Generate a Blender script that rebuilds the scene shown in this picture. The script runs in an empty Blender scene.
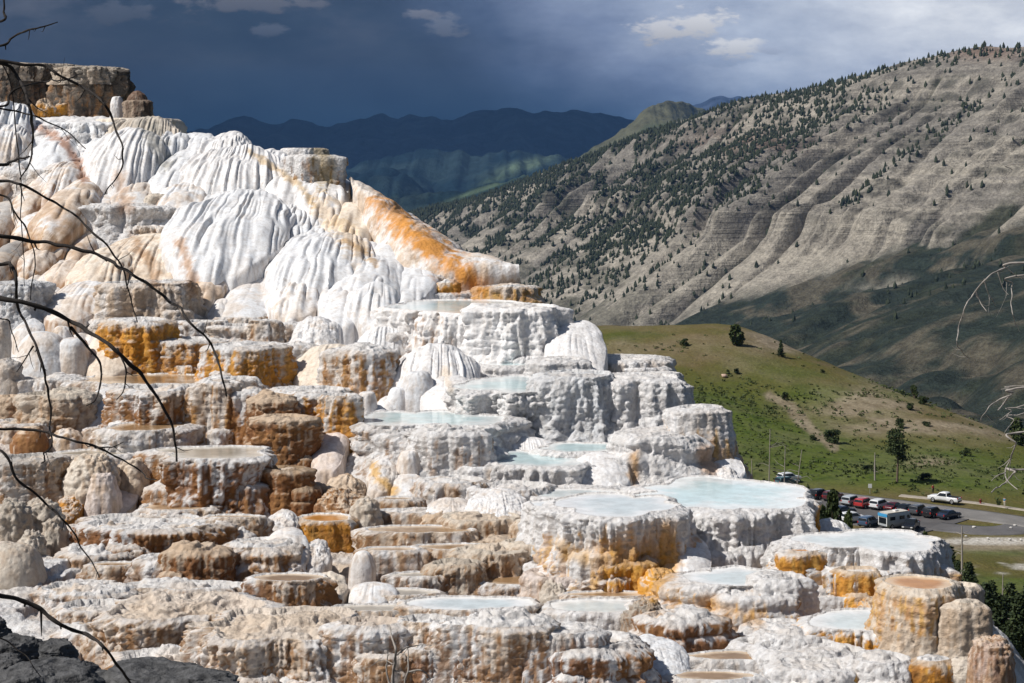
import bpy, math, random
import numpy as np
from mathutils import Vector, Matrix

R_ = math.radians
rng = np.random.default_rng(7)
random.seed(7)
scene = bpy.context.scene
COL = scene.collection
FPX, CX, HY = 1800.0, 512.0, 160.0


def at(px, py, Y):
    return ((px - CX) / FPX * Y, Y, -(py - HY) / FPX * Y)


# ------------------------------------------------------------------ noise
def _h(ix, iy, iz, seed):
    n = (ix.astype(np.uint32) * np.uint32(374761393) + iy.astype(np.uint32) * np.uint32(668265263)
         + iz.astype(np.uint32) * np.uint32(2147483647) + np.uint32((seed * 1274126177) & 0xffffffff))
    n = (n ^ (n >> np.uint32(13))) * np.uint32(1274126177)
    n = (n ^ (n >> np.uint32(16))) * np.uint32(2246822519)
    n = n ^ (n >> np.uint32(15))
    return (n & np.uint32(0xffffff)).astype(np.float32) / np.float32(8388607.5) - 1.0


def vn(x, y, z, seed=0):
    x = np.asarray(x, np.float32); y = np.asarray(y, np.float32); z = np.asarray(z, np.float32)
    x, y, z = np.broadcast_arrays(x, y, z)
    fx, fy, fz = np.floor(x), np.floor(y), np.floor(z)
    ix, iy, iz = fx.astype(np.int64), fy.astype(np.int64), fz.astype(np.int64)
    x = x - fx; y = y - fy; z = z - fz
    u = x * x * x * (x * (x * 6 - 15) + 10); v = y * y * y * (y * (y * 6 - 15) + 10); w = z * z * z * (z * (z * 6 - 15) + 10)
    def L(a, b, t): return a + (b - a) * t
    c = [[[_h(ix + i, iy + j, iz + k, seed) for k in (0, 1)] for j in (0, 1)] for i in (0, 1)]
    return L(L(L(c[0][0][0], c[1][0][0], u), L(c[0][1][0], c[1][1][0], u), v),
             L(L(c[0][0][1], c[1][0][1], u), L(c[0][1][1], c[1][1][1], u), v), w)


def fbm(x, y, z, o=3, seed=0, g=0.5):
    s = 0; a = 1.0; t = 0; f = 1.0
    for i in range(o):
        s = s + a * vn(x * f, y * f, z * f, seed + i * 17); t += a; a *= g; f *= 2.03
    return s / t


def bil(x, y, z, o=2, seed=0):
    """billowed noise, 0 in creases, 1 on rounded lumps"""
    s = 0; a = 1.0; t = 0; f = 1.0
    for i in range(o):
        s = s + a * np.abs(vn(x * f, y * f, z * f, seed + i * 13)) * 1.6; t += a; a *= 0.5; f *= 2.1
    return s / t


def sst(a, b, x):
    t = np.clip((x - a) / (b - a), 0, 1)
    return t * t * (3 - 2 * t)


# ------------------------------------------------------------------ mesh helpers
def link(o, parent=None):
    COL.objects.link(o)
    if parent is not None:
        o.parent = parent
    return o


def mk(name, V, faces, mat, parent=None, col=None, smooth=True):
    V = np.ascontiguousarray(V, np.float32).reshape(-1, 3)
    me = bpy.data.meshes.new(name)
    if isinstance(faces, np.ndarray):
        n, k = faces.shape
        me.vertices.add(len(V)); me.vertices.foreach_set('co', V.ravel())
        me.loops.add(n * k); me.loops.foreach_set('vertex_index', np.ascontiguousarray(faces, np.int32).ravel())
        me.polygons.add(n)
        me.polygons.foreach_set('loop_start', np.arange(0, n * k, k, dtype=np.int32))
        me.polygons.foreach_set('loop_total', np.full(n, k, np.int32))
        me.update(calc_edges=True)
        me.validate()
    else:
        me.from_pydata([tuple(v) for v in V], [], [tuple(f) for f in faces]); me.update()
    if len(me.polygons):
        me.polygons.foreach_set('use_smooth', np.full(len(me.polygons), smooth, bool))
    if col is not None:
        a = me.color_attributes.new('Col', 'FLOAT_COLOR', 'POINT')
        c = np.ones((len(V), 4), np.float32); c[:, :col.shape[1]] = col
        a.data.foreach_set('color', c.ravel())
    if mat is not None:
        me.materials.append(mat)
    return link(bpy.data.objects.new(name, me), parent)


def gridfaces(nr, nc, wrap=False, off=0):
    r = np.arange(nr - 1)[:, None]; c = np.arange(nc if wrap else nc - 1)[None, :]
    c2 = (c + 1) % nc
    a = r * nc + c; b = r * nc + c2; d = (r + 1) * nc + c; e = (r + 1) * nc + c2
    return np.stack([a, b, e, d], -1).reshape(-1, 4) + off


def gridnz(V, wrap):
    if wrap:
        du = np.roll(V, -1, 1) - np.roll(V, 1, 1)
    else:
        du = np.gradient(V, axis=1)
    dv = np.gradient(V, axis=0)
    n = np.cross(du, dv)
    return n / (np.linalg.norm(n, axis=-1, keepdims=True) + 1e-9)


def empty(name, loc=(0, 0, 0), rz=0.0, parent=None):
    o = bpy.data.objects.new(name, None); o.location = loc; o.rotation_euler = (0, 0, rz)
    o.empty_display_size = 0.2
    return link(o, parent)


def tag(o, label=None, cat=None, group=None, kind=None):
    if label: o['label'] = label
    if cat: o['category'] = cat
    if group: o['group'] = group
    if kind: o['kind'] = kind
    return o


def copy_tree(o, parent=None):
    c = o.copy(); COL.objects.link(c); c.parent = parent
    for ch in [x for x in o.children]:
        copy_tree(ch, c)
    return c


# ------------------------------------------------------------------ node helpers
def newmat(name, rough=0.8, base=(0.5, 0.5, 0.5), spec=0.5, metal=0.0):
    m = bpy.data.materials.new(name); m.use_nodes = True
    nt = m.node_tree
    b = nt.nodes['Principled BSDF']
    b.inputs['Base Color'].default_value = (*base, 1)
    b.inputs['Roughness'].default_value = rough
    b.inputs['Specular IOR Level'].default_value = spec
    b.inputs['Metallic'].default_value = metal
    return m, nt, b


def N(nt, t, **kw):
    n = nt.nodes.new(t)
    for k, v in kw.items():
        if k in n.inputs if isinstance(k, str) else False:
            n.inputs[k].default_value = v
        else:
            setattr(n, k, v)
    return n


def noise(nt, vec, scale, detail=4, rough=0.55, mscale=None):
    if mscale is not None:
        mp = nt.nodes.new('ShaderNodeMapping'); mp.inputs['Scale'].default_value = mscale
        nt.links.new(vec, mp.inputs['Vector']); vec = mp.outputs[0]
    n = nt.nodes.new('ShaderNodeTexNoise')
    n.inputs['Scale'].default_value = scale; n.inputs['Detail'].default_value = detail; n.inputs['Roughness'].default_value = rough
    nt.links.new(vec, n.inputs['Vector'])
    return n.outputs['Fac']


def ramp(nt, fac, stops):
    r = nt.nodes.new('ShaderNodeValToRGB')
    el = r.color_ramp.elements
    while len(el) < len(stops): el.new(0.5)
    for e, (p, c) in zip(el, stops):
        e.position = p; e.color = (*c, 1) if len(c) == 3 else c
    nt.links.new(fac, r.inputs[0])
    return r.outputs[0]


def maprange(nt, v, a, b, c=0.0, d=1.0, smooth=False):
    n = nt.nodes.new('ShaderNodeMapRange')
    if smooth: n.interpolation_type = 'SMOOTHSTEP'
    for i, x in enumerate((a, b, c, d)): n.inputs[i + 1].default_value = x
    nt.links.new(v, n.inputs[0])
    return n.outputs[0]


def math_(nt, op, a, b=None):
    n = nt.nodes.new('ShaderNodeMath'); n.operation = op
    for i, x in enumerate((a, b)):
        if x is None: continue
        if isinstance(x, (int, float)): n.inputs[i].default_value = x
        else: nt.links.new(x, n.inputs[i])
    return n.outputs[0]


def mix(nt, fac, a, b, mode='MIX'):
    n = nt.nodes.new('ShaderNodeMix'); n.data_type = 'RGBA'; n.blend_type = mode; n.clamp_factor = True
    for key, x in ((0, fac), (6, a), (7, b)):
        if isinstance(x, (int, float)): n.inputs[key].default_value = x
        elif isinstance(x, tuple): n.inputs[key].default_value = (*x, 1)
        else: nt.links.new(x, n.inputs[key])
    return n.outputs[2]


def bump(nt, bsdf, h, strength=0.5, dist=0.05, prev=None):
    n = nt.nodes.new('ShaderNodeBump'); n.inputs['Strength'].default_value = strength; n.inputs['Distance'].default_value = dist
    nt.links.new(h, n.inputs['Height'])
    if prev is not None: nt.links.new(prev, n.inputs['Normal'])
    nt.links.new(n.outputs[0], bsdf.inputs['Normal'])
    return n.outputs[0]


def pos(nt):
    return nt.nodes.new('ShaderNodeNewGeometry').outputs['Position']


def attr(nt, name='Col'):
    a = nt.nodes.new('ShaderNodeAttribute'); a.attribute_name = name
    return a.outputs['Color']


# ------------------------------------------------------------------ materials
def m_travertine():
    m, nt, b = newmat('travertine', 0.72, spec=0.35)
    p = pos(nt)
    c = attr(nt)
    n1 = noise(nt, p, 2.2, 5, 0.65)
    n2 = noise(nt, p, 13.0, 4, 0.7)
    n3 = noise(nt, p, 5.0, 3, 0.6, (1, 1, 0.16))
    k = mix(nt, maprange(nt, n1, 0.3, 0.62), (0.86, 0.845, 0.83), (1.02, 1.02, 1.02))
    c = mix(nt, 1.0, c, k, 'MULTIPLY')
    k = mix(nt, maprange(nt, n2, 0.32, 0.55), (0.86, 0.84, 0.82), (1.04, 1.04, 1.04))
    c = mix(nt, 1.0, c, k, 'MULTIPLY')
    k = mix(nt, maprange(nt, n3, 0.35, 0.55), (0.88, 0.86, 0.84), (1.03, 1.03, 1.03))
    c = mix(nt, 1.0, c, k, 'MULTIPLY')
    nt.links.new(c, b.inputs['Base Color'])
    a = nt.nodes.new('ShaderNodeAttribute'); a.attribute_name = 'Col'
    v = nt.nodes.new('ShaderNodeTexVoronoi'); v.feature = 'SMOOTH_F1'; v.inputs['Scale'].default_value = 10.0
    nt.links.new(p, v.inputs['Vector'])
    h = math_(nt, 'ADD', math_(nt, 'MULTIPLY', n2, 0.7), math_(nt, 'MULTIPLY', v.outputs['Distance'], -0.9))
    h = math_(nt, 'ADD', h, math_(nt, 'MULTIPLY', noise(nt, p, 40, 3, 0.75), 0.5))
    bn = nt.nodes.new('ShaderNodeBump'); bn.inputs['Distance'].default_value = 0.17
    nt.links.new(h, bn.inputs['Height'])
    nt.links.new(math_(nt, 'MULTIPLY', a.outputs['Alpha'], 0.9), bn.inputs['Strength'])
    nt.links.new(bn.outputs[0], b.inputs['Normal'])
    return m


def m_pool(name, c1, c2, rough=0.07, spec=0.5):
    m, nt, b = newmat(name, rough, spec=spec)
    p = pos(nt); dep = attr(nt)
    n1 = noise(nt, p, 0.9, 5, 0.65)
    sc = nt.nodes.new('ShaderNodeSeparateColor'); nt.links.new(dep, sc.inputs[0])
    f = math_(nt, 'ADD', math_(nt, 'MULTIPLY', sc.outputs[0], 0.75), math_(nt, 'MULTIPLY', math_(nt, 'SUBTRACT', n1, 0.5), 1.6))
    c = mix(nt, maprange(nt, f, 0.15, 0.75, smooth=True), c2, c1)
    n2 = noise(nt, p, 3.0, 4, 0.7)
    c = mix(nt, 1.0, c, mix(nt, maprange(nt, n2, 0.35, 0.6), (0.84, 0.83, 0.82), (1.04, 1.04, 1.04)), 'MULTIPLY')
    nt.links.new(c, b.inputs['Base Color'])
    b.inputs['IOR'].default_value = 1.33
    bump(nt, b, noise(nt, p, 9.0, 2, 0.5, (1, 2.2, 1)), 0.10, 0.02)
    return m


def simple(name, base, rough=0.6, spec=0.4, var=0.15, scale=6.0, metal=0.0, bumpd=0.0):
    m, nt, b = newmat(name, rough, base, spec, metal)
    tc = nt.nodes.new('ShaderNodeTexCoord')
    n = noise(nt, tc.outputs['Object'], scale, 4, 0.6)
    lo = tuple(x * (1 - var) for x in base); hi = tuple(min(1, x * (1 + var)) for x in base)
    nt.links.new(mix(nt, maprange(nt, n, 0.3, 0.7), lo, hi), b.inputs['Base Color'])
    if bumpd: bump(nt, b, n, 0.6, bumpd)
    return m


MT = m_travertine()
MP = {
    'blue': m_pool('blue_pool_water', (0.56, 0.71, 0.73), (0.78, 0.81, 0.81)),
    'white': m_pool('milky_pool_water', (0.60, 0.66, 0.67), (0.80, 0.80, 0.79)),
    'tan': m_pool('tan_pool_water', (0.30, 0.19, 0.10), (0.60, 0.47, 0.34), 0.08),
    'orange': m_pool('orange_pool_water', (0.50, 0.22, 0.05), (0.70, 0.50, 0.32), 0.12),
    'grey': m_pool('grey_pool_water', (0.40, 0.35, 0.28), (0.62, 0.57, 0.50), 0.08),
}
# ================================================================== the travertine terraces
WHITE = np.array((0.77, 0.77, 0.78)); CREAM = np.array((0.70, 0.58, 0.46)); TAN = np.array((0.50, 0.35, 0.22))
ORANGE = np.array((0.66, 0.30, 0.04)); BROWN = np.array((0.24, 0.098, 0.028)); GREY = np.array((0.36, 0.35, 0.34))
_PY = np.array([118, 160, 200, 240, 280, 320, 360, 400, 440, 480, 520, 560, 600, 650, 690, 760, 900.])
_YY = np.array([82, 78, 74, 70, 66, 62, 57.5, 53, 48.5, 44.5, 41, 38, 35, 31, 28, 24, 19.])


def Yf(py):
    return float(np.interp(py, _PY, _YY))


def zbase(Y):
    py = np.interp(Y, _YY[::-1], _PY[::-1])
    z = -(py - HY) / FPX * Y
    return np.where(Y > 82, 1.91 + (Y - 82) * 0.03, z)


EDGE = np.array([at(px, 0, Y)[:2] for px, Y in ((60, 125), (118, 97), (150, 84), (200, 81), (262, 79), (328, 76), (366, 73), (440, 70),
                (512, 66.5), (556, 61.5), (610, 57), (676, 52), (722, 45), (790, 42.0), (846, 40.5), (935, 39.5), (978, 37.5), (1004, 34), (1030, 30), (1060, 20))])


def edge_dist(X, Y):
    """signed distance to the edge of the terraces, positive outside (to the right and behind)"""
    best = np.full(X.shape, 1e9); sgn = np.zeros(X.shape)
    for a, b in zip(EDGE[:-1], EDGE[1:]):
        d = b - a; L2 = d @ d
        t = np.clip(((X - a[0]) * d[0] + (Y - a[1]) * d[1]) / L2, 0, 1)
        qx = a[0] + t * d[0] - X; qy = a[1] + t * d[1] - Y
        dd = qx * qx + qy * qy
        s = d[0] * (Y - a[1]) - d[1] * (X - a[0])
        m = dd < best
        best = np.where(m, dd, best); sgn = np.where(m, s, sgn)
    return np.sqrt(best) * np.sign(sgn)


# broad mineral stains, as bands on the rock: points (px, py), half width, colour, strength
STAINS = [
    ([(120, 178), (122, 195), (124, 206)], 9, (0.42, 0.24, 0.12), 0.75),
    ([(150, 128), (160, 150), (163, 160)], 12, (0.30, 0.29, 0.25), 0.8),
    ([(250, 152), (275, 168), (300, 185), (312, 205)], 4, (0.52, 0.36, 0.16), 0.8),
    ([(322, 205), (345, 230), (360, 250)], 14, (0.62, 0.44, 0.24), 0.7),
    ([(345, 240), (370, 255), (376, 266)], 4, (0.45, 0.28, 0.12), 0.8),
    ([(40, 128), (62, 140), (76, 160), (84, 180)], 5, (0.36, 0.15, 0.06), 0.9),
    ([(384, 206), (410, 230), (440, 254), (472, 284)], 15, (0.62, 0.26, 0.03), 1.1),
    ([(370, 200), (395, 215)], 6, (0.60, 0.36, 0.2), 0.6),
    ([(135, 240), (150, 265), (155, 285)], 7, (0.38, 0.2, 0.08), 0.75),
    ([(180, 245), (190, 270), (192, 292)], 7, (0.40, 0.2, 0.07), 0.85),
    ([(45, 205), (70, 225), (78, 250)], 11, (0.42, 0.27, 0.16), 0.7),
    ([(450, 388), (445, 372)], 5, (0.68, 0.52, 0.34), 0.5),
    ([(608, 560), (640, 555), (664, 548), (655, 585)], 20, (0.64, 0.33, 0.05), 0.95),
    ([(560, 545), (570, 555), (585, 560)], 8, (0.68, 0.42, 0.14), 0.7),
    ([(700, 600), (745, 615), (760, 622)], 8, (0.66, 0.36, 0.10), 0.7),
    ([(372, 466), (378, 480), (392, 490)], 6, (0.64, 0.36, 0.05), 0.9),
    ([(634, 458), (636, 478)], 7, (0.60, 0.30, 0.04), 0.85),
    ([(706, 455), (712, 470)], 10, (0.56, 0.27, 0.07), 0.7),
    ([(310, 135), (318, 150), (325, 180)], 10, (0.36, 0.25, 0.07), 0.8),
]


def stain(P, C):
    x, y, z = P[..., 0], P[..., 1], P[..., 2]
    px = CX + FPX * x / y; py = HY - FPX * z / y
    for pts, w, colr, s in STAINS:
        pts = np.array(pts, float)
        lo = pts.min(0) - w * 2; hi = pts.max(0) + w * 2
        m = (px > lo[0]) & (px < hi[0]) & (py > lo[1]) & (py < hi[1])
        if not m.any(): continue
        qx, qy = px[m], py[m]; best = np.full(qx.shape, 1e9)
        for a, b in zip(pts[:-1], pts[1:]):
            d = b - a; t = np.clip(((qx - a[0]) * d[0] + (qy - a[1]) * d[1]) / (d @ d), 0, 1)
            best = np.minimum(best, np.hypot(a[0] + t * d[0] - qx, a[1] + t * d[1] - qy))
        n = fbm(x[m] * 2.5, y[m] * 2.5, z[m] * 0.6, 3, 91) + 0.6 * fbm(x[m] * 9, y[m] * 9, z[m] * 0.8, 2, 92)
        k = s * 0.85 * sst(1.4, 0.1, best / w + 0.9 * n)
        C[m] = C[m] * (1 - k[:, None]) + np.array(colr) * k[:, None]
    return C


MINI = []
terr = empty('hot_spring_terraces', (0, 50, -8))
tag(terr, 'stepped white and orange travertine hot spring terraces filling the hillside', 'hot spring terraces')
TOFF = np.array((0, 50, -8.0))
count = {}


def part(name, V, faces, mat, col=None, parent=None, off=None):
    o = mk(name, V - (TOFF if off is None else off), faces, mat, parent or terr, col)
    return o


def colour(P, nz, s, seed, org=0.0, tan=0.0, brn=0.0, crust=0.6, base=WHITE, low=0.0):
    """albedo of a wall: white rock, cream and tan patches, orange and brown streaks running down"""
    x, y, z = P[..., 0], P[..., 1], P[..., 2]
    px = CX + FPX * x / y; py = HY - FPX * z / y
    C = np.broadcast_to(np.asarray(base, float), P.shape).copy()
    fs = float(np.clip(np.mean(y) / 60.0, 0.45, 1.1))
    st = fbm(x * 4.2 / fs, y * 4.2 / fs, z * 0.40, 3, seed)              # streaks
    st2 = fbm(x * 11.0 / fs, y * 11.0 / fs, z * 1.0, 2, seed + 5)
    bl = fbm(x * 0.8, y * 0.8, z * 0.8, 3, seed + 9)
    sp = fbm(x * 4.5 / fs, y * 4.5 / fs, z * 4.5 / fs, 3, seed + 11)
    def ap(k, c):
        nonlocal C
        C = C * (1 - k[..., None]) + np.asarray(c) * k[..., None]
    side = sst(0.9, 0.55, nz)
    if tan > 0:
        ap(np.clip(tan * 1.4, 0, 1) * sst(-0.4, 0.25, bl + 0.5 * st + 0.4 * sp + (tan - 0.4) * 0.8), CREAM)
        ap(np.clip(tan * 1.2 - 0.1, 0, 0.9) * sst(-0.1, 0.3, st + 0.4 * bl + 0.3 * sp + (tan - 0.6) * 0.5), TAN)
        ap(np.clip(tan * 0.9 - 0.1, 0, 0.6) * side * sst(0.05, 0.35, st2 + 0.5 * sp), np.array((0.30, 0.19, 0.11)))
    # a little rust and grey in every wall
    ap((0.42 - 0.34 * sst(400, 500, px)) * side * sst(0.05, 0.4, st2 * 0.7 + sp * 0.6 + bl * 0.4), np.array((0.46, 0.38, 0.31)))
    if org > 0:
        k = sst(-0.22, 0.12, st * 0.7 + 0.45 * st2 + 0.3 * sp + (org - 0.42) * 1.0 + (s - 0.45) * low) * side
        k = k * sst(0.03, 0.18, s + 0.12 * st2)
        ap(np.clip(org * 1.6, 0, 1) * k, ORANGE)
        ap(0.6 * k * sst(0.0, 0.35, st2), np.array((0.78, 0.48, 0.13)))
        ap(0.35 * k * sst(0.05, 0.35, sp + 0.3 * st), np.array((0.34, 0.13, 0.02)))
    if brn > 0:
        k = sst(-0.15, 0.15, st2 * 0.8 + st * 0.5 + 0.35 * sp + (brn - 0.45) * 0.9 + (s - 0.35) * 0.5) * side
        k = k * sst(0.05, 0.2, s + 0.16 * st2)
        ap(np.clip(brn * 1.4, 0, 0.95) * k, BROWN)
        ap(0.6 * k * sst(0.0, 0.3, bl + 0.4 * st2), np.array((0.36, 0.18, 0.06)))
    if crust > 0:
        ap(crust * sst(0.55, 0.85, nz + 0.3 * sp), np.asarray(base) * np.array((0.98, 0.965, 0.95)))
    return C


def terrace(xl, xr, yr, yb, back=None, k=1.0, off=0.0, org=0.0, tan=0.0, brn=0.0, pool=None, nod=0.5, flute=0.6, steps=None,
            irr=0.15, flare=0.16, crust=0.6, base=WHITE, low=0.8, name=None, label=None, parent=None, toff=None, Yfix=None, jag=0.0, bmp=0.7, top=None, minis=True):
    seed = int(xl * 7 + yr * 13 + xr) % 9973
    xl, xr = xl, xr
    Y0 = (Yf(yb) + off) if Yfix is None else Yfix
    w = (xr - xl) / 2.0
    if steps is None: steps = (0, 0, 2)[seed % 3] if (nod >= 0.5 and yb - yr > 22 and xr - xl > 1.5 * (yb - yr)) else 0
    if xl > 500 and yr > 330 and Yfix is None: nod = nod * 0.6; flute = flute * 1.25
    if yr > 300 and Yfix is None:
        left = float(sst(470, 330, (xl + xr) / 2)) if yr < 480 else float(sst(600, 480, (xl + xr) / 2))
        low_ = float(sst(470, 520, yr)); tan = max(tan, 0.04 + (0.40 + 0.12 * low_) * left); brn = max(brn, (0.22 + 0.10 * low_) * left)
    zt = -(yr - HY) / FPX * Y0
    if back is not None and back > HY + 6:
        Yb = zt * FPX / -(back - HY)
        for _ in range(3):
            Rr = w * (Y0 + Yb) / 2 / FPX
        k = min(max((Yb - Y0) / (2 * Rr), 0.35), 2.2)
    R = w * Y0 / (FPX - w * k)
    cy = Y0 + k * R
    cx = ((xl + xr) / 2 - CX) / FPX * cy
    zb = -(yb - HY) / FPX * Y0
    h = zt - zb
    hb = h + 0.7
    nt = int(np.clip(4.3 * w, 72, 600)); nr = int(np.clip((yb - yr) / 1.05, 16, 110)) + 4
    th = np.linspace(0, 2 * np.pi, nt, endpoint=False)
    c, s_ = np.cos(th), np.sin(th)
    r0 = 1 + irr * (fbm(c * 1.2, s_ * 1.2, seed * 0.37, 2, seed) * 1.1 + 0.55 * (bil(c * 2.4, s_ * 2.4, seed * 0.11, 1, seed + 3) - 0.4))
    r0 = r0 + irr * 0.35 * fbm(c * 6, s_ * 6, 0.5, 2, seed + 4)
    # wall
    S = np.linspace(0, 1, nr) ** 1.1
    S2, TH = np.meshgrid(S, th, indexing='ij')
    z = zt - S2 * hb
    sv = np.clip(S2 * hb / max(h, 0.1), 0, 1.3)
    rr = R * r0[None, :]
    o = -0.05 * np.clip(1 - S2 * hb / 0.10, 0, 1) ** 2 + 0.035 * sst(0, 0.15, S2 * hb) * (1 - sst(0.15, 0.5, S2 * hb))
    o = o + flare * h * sv ** 2.5 + 0.22 * min(h, 1.6) * min(1, R) * sst(0.45, 1.1, sv) ** 2 + 0.05 * h * np.sin(np.pi * np.clip(sv, 0, 1))
    X = cx + (rr + o) * np.cos(TH); Yv = cy + k * (rr + o) * np.sin(TH)
    if steps:
        q = sv * steps + 0.55 * fbm(X * 0.9, Yv * 0.9, seed, 2, seed + 21)
        o = o + (np.floor(q) + sst(0.0, 0.30, q - np.floor(q))) * h / steps * 0.28 - 0.15 * h / steps * sst(0.5, 1.0, q - np.floor(q))
    ramp_ = sst(0.0, 0.12, S2 * hb / max(hb, 0.3) * 3)
    fs = float(np.clip(Y0 / 66.0, 0.42, 1.1)); sc_ = 0.95 * fs + 0.1
    lobe = (bil(X / 1.05, Yv / 1.05, z / 7.0 + seed, 1, seed + 38) - 0.42) * 0.55 * min(1.0, max(0.0, R - 0.5)) * min(1.0, 0.35 + h)
    fl = 0.5 * bil(X / (0.30 * sc_), Yv / (0.30 * sc_), z / 1.6, 1, seed + 30) + 0.6 * bil(X / (0.125 * sc_), Yv / (0.125 * sc_), z / 0.9, 1, seed + 37)
    but = bil(X / 0.95, Yv / 0.95, z / 3.5, 2, seed + 33)
    big = fbm(X / 1.3, Yv / 1.3, z / 1.6, 2, seed + 31)
    nd = bil(X / (0.36 * fs), Yv / (0.36 * fs), z / (0.28 * fs), 3, seed + 32)
    fine = bil(X / (0.12 * sc_), Yv / (0.12 * sc_), z / (0.13 * sc_), 2, seed + 34)
    lay = vn(X * 0.8, Yv * 0.8, z / (0.09 * fs), seed + 35)
    amp = min(1.0, 0.35 + R / 2.2)
    d = lobe + amp * (flute * 0.30 * fs * (fl - 0.3) * ramp_ + 0.40 * (but - 0.4) * (0.2 + 0.8 * ramp_) * min(1, 0.3 + h * 0.6) + 0.28 * big * ramp_ * min(1, h)
               + nod * 0.38 * fs * (nd - 0.35) * (0.15 + 0.85 * ramp_) + 0.14 * fs * (fine - 0.35) * (0.45 + nod) + 0.025 * lay)
    if jag:
        d = d + jag * (bil(X / 0.8, Yv / 0.8, z / 2.5, 2, seed + 40) - 0.5)
        z = z + jag * 1.2 * fbm(X / 0.5, Yv / 0.5, 3.0, 2, seed + 41) * (1 - S2)
    z = z + nod * 0.05 * fs * (nd - 0.4) * (1 - 0.5 * S2)
    rr2 = rr + o + d
    W = np.stack([cx + rr2 * np.cos(TH), cy + k * rr2 * np.sin(TH), z], -1)
    nrm = gridnz(W, True)
    if np.mean(nrm[..., 0] * np.cos(TH) + nrm[..., 1] * np.sin(TH)) < 0: nrm = -nrm
    nz = nrm[..., 2]
    Cw = colour(W, nz, np.clip(sv, 0, 1), seed, org, tan, brn, crust, base, low)
    # top
    rim = W[0]
    rings = [0.025 / R, 0.06 / R, 0.12 / R, 0.35 / R, 0.45, 0.62, 0.8, 0.92, 0.985]
    rings = sorted(set(float(min(v, 0.97)) for v in rings))
    if not pool:
        rings = sorted(set(rings[:4] + list(np.linspace(0.16 / R, 0.97, int(np.clip(w / 1.6, 10, 70)))))) if R > 0.3 else rings
    T = []
    ctr = np.array([cx, cy])
    for q in rings:
        p = np.empty_like(rim)
        p[:, :2] = ctr + (rim[:, :2] - ctr) * (1 - q)
        depth = 0.05 if pool else 0.025
        e = sst(0.015 / R, 0.07 / R, np.float64(q))
        p[:, 2] = rim[:, 2] * (1 - min(1, q * 4)) + zt * min(1, q * 4) - depth * e + 0.015 * (1 - e)
        if not pool:
            hh_ = 0.30 * fbm(p[:, 0] * 0.9, p[:, 1] * 0.9, 0.3, 3, seed + 50) + 0.10 * (q - 0.3); sp_ = 0.075
            fr_ = hh_ / sp_ - np.floor(hh_ / sp_)
            p[:, 2] += e * ((np.floor(hh_ / sp_) + sst(0.7, 1.0, fr_)) * sp_ * min(1.0, 0.35 + nod) + nod * 0.08 * (bil(p[:, 0] / 0.2, p[:, 1] / 0.2, 0.2, 3, seed + 51) - 0.3))
        T.append(p)
    T = np.array(T)
    Ct = np.broadcast_to(np.asarray(top if top is not None else base, float) * np.array((0.99, 0.975, 0.955)), T.shape).copy()
    tn = fbm(T[..., 0] * 0.9, T[..., 1] * 0.9, 2.0, 3, seed + 60)
    kk = (min(1.0, 0.15 + tan * 0.9 + brn * 0.3) * sst(-0.25, 0.35, tn + (tan - 0.5) * 0.6) * (np.array(rings) > 0.2 / R)[:, None])[..., None]
    Ct = Ct * (1 - kk) + CREAM * kk
    if pool in ('tan', 'orange'):
        kk = (0.8 * (np.array(rings) > 0.12 / R))[:, None, None]
        Ct = Ct * (1 - kk) + np.array((0.5, 0.33, 0.18)) * kk
    G = np.concatenate([T[::-1], W], 0); Cc = np.concatenate([Ct[::-1], Cw], 0)
    Cc = stain(G, Cc)
    V = np.concatenate([G.reshape(-1, 3), [[cx, cy, G[0, :, 2].mean()]]])
    alpha = np.full((V.shape[0], 1), bmp)
    Cv = np.concatenate([Cc.reshape(-1, 3), [Cc[0].mean(0)]]); Cv = np.concatenate([Cv, alpha], 1)
    F = gridfaces(G.shape[0], nt, True)[:, ::-1]
    last = len(V) - 1
    cap = np.array([[last, i, (i + 1) % nt, (i + 1) % nt] for i in range(nt)])
    me_f = [tuple(f) for f in F]
    if name is None:
        hp = yb - yr
        name = 'ledge' if hp < 15 else ('pillar' if hp > 0.75 * (xr - xl) else 'terrace')
    o_ = mkmix(name, V, F, cap[:, :3], MT, parent, Cv, toff)
    if label: o_['label'] = label
    if minis and Yfix is None and yb - yr > 24 and w > 20 and nod < 0.96:
        rg_ = np.random.default_rng(seed)
        for i in range(int(np.clip(w / 17, 1, 5))):
            if len(MINI) >= 98: break
            phi = rg_.uniform(-1.25, 1.25); Rm = R * rg_.uniform(0.20, 0.36); Rm = min(max(Rm, 0.22), 0.95)
            yc_ = cy - k * R * math.cos(phi) * rg_.uniform(0.96, 1.1); xc_ = cx + R * math.sin(phi) * 1.02
            yf_ = yc_ - 0.9 * Rm
            zt_ = zb + h * rg_.uniform(0.18, 0.62); pxc = CX + FPX * xc_ / yc_; pw = FPX * Rm / yc_
            MINI.append(1)
            terrace(pxc - pw, pxc + pw, HY - FPX * zt_ / yf_, HY - FPX * (zb - 0.1) / yf_, k=.9, Yfix=yf_, org=org * rg_.uniform(.5, 1.1), tan=max(tan, .1), brn=brn * .9, nod=nod, flute=flute, base=base, flare=.3, low=low,
                    crust=crust, name='basin', parent=o_, toff=toff, minis=False)
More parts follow.
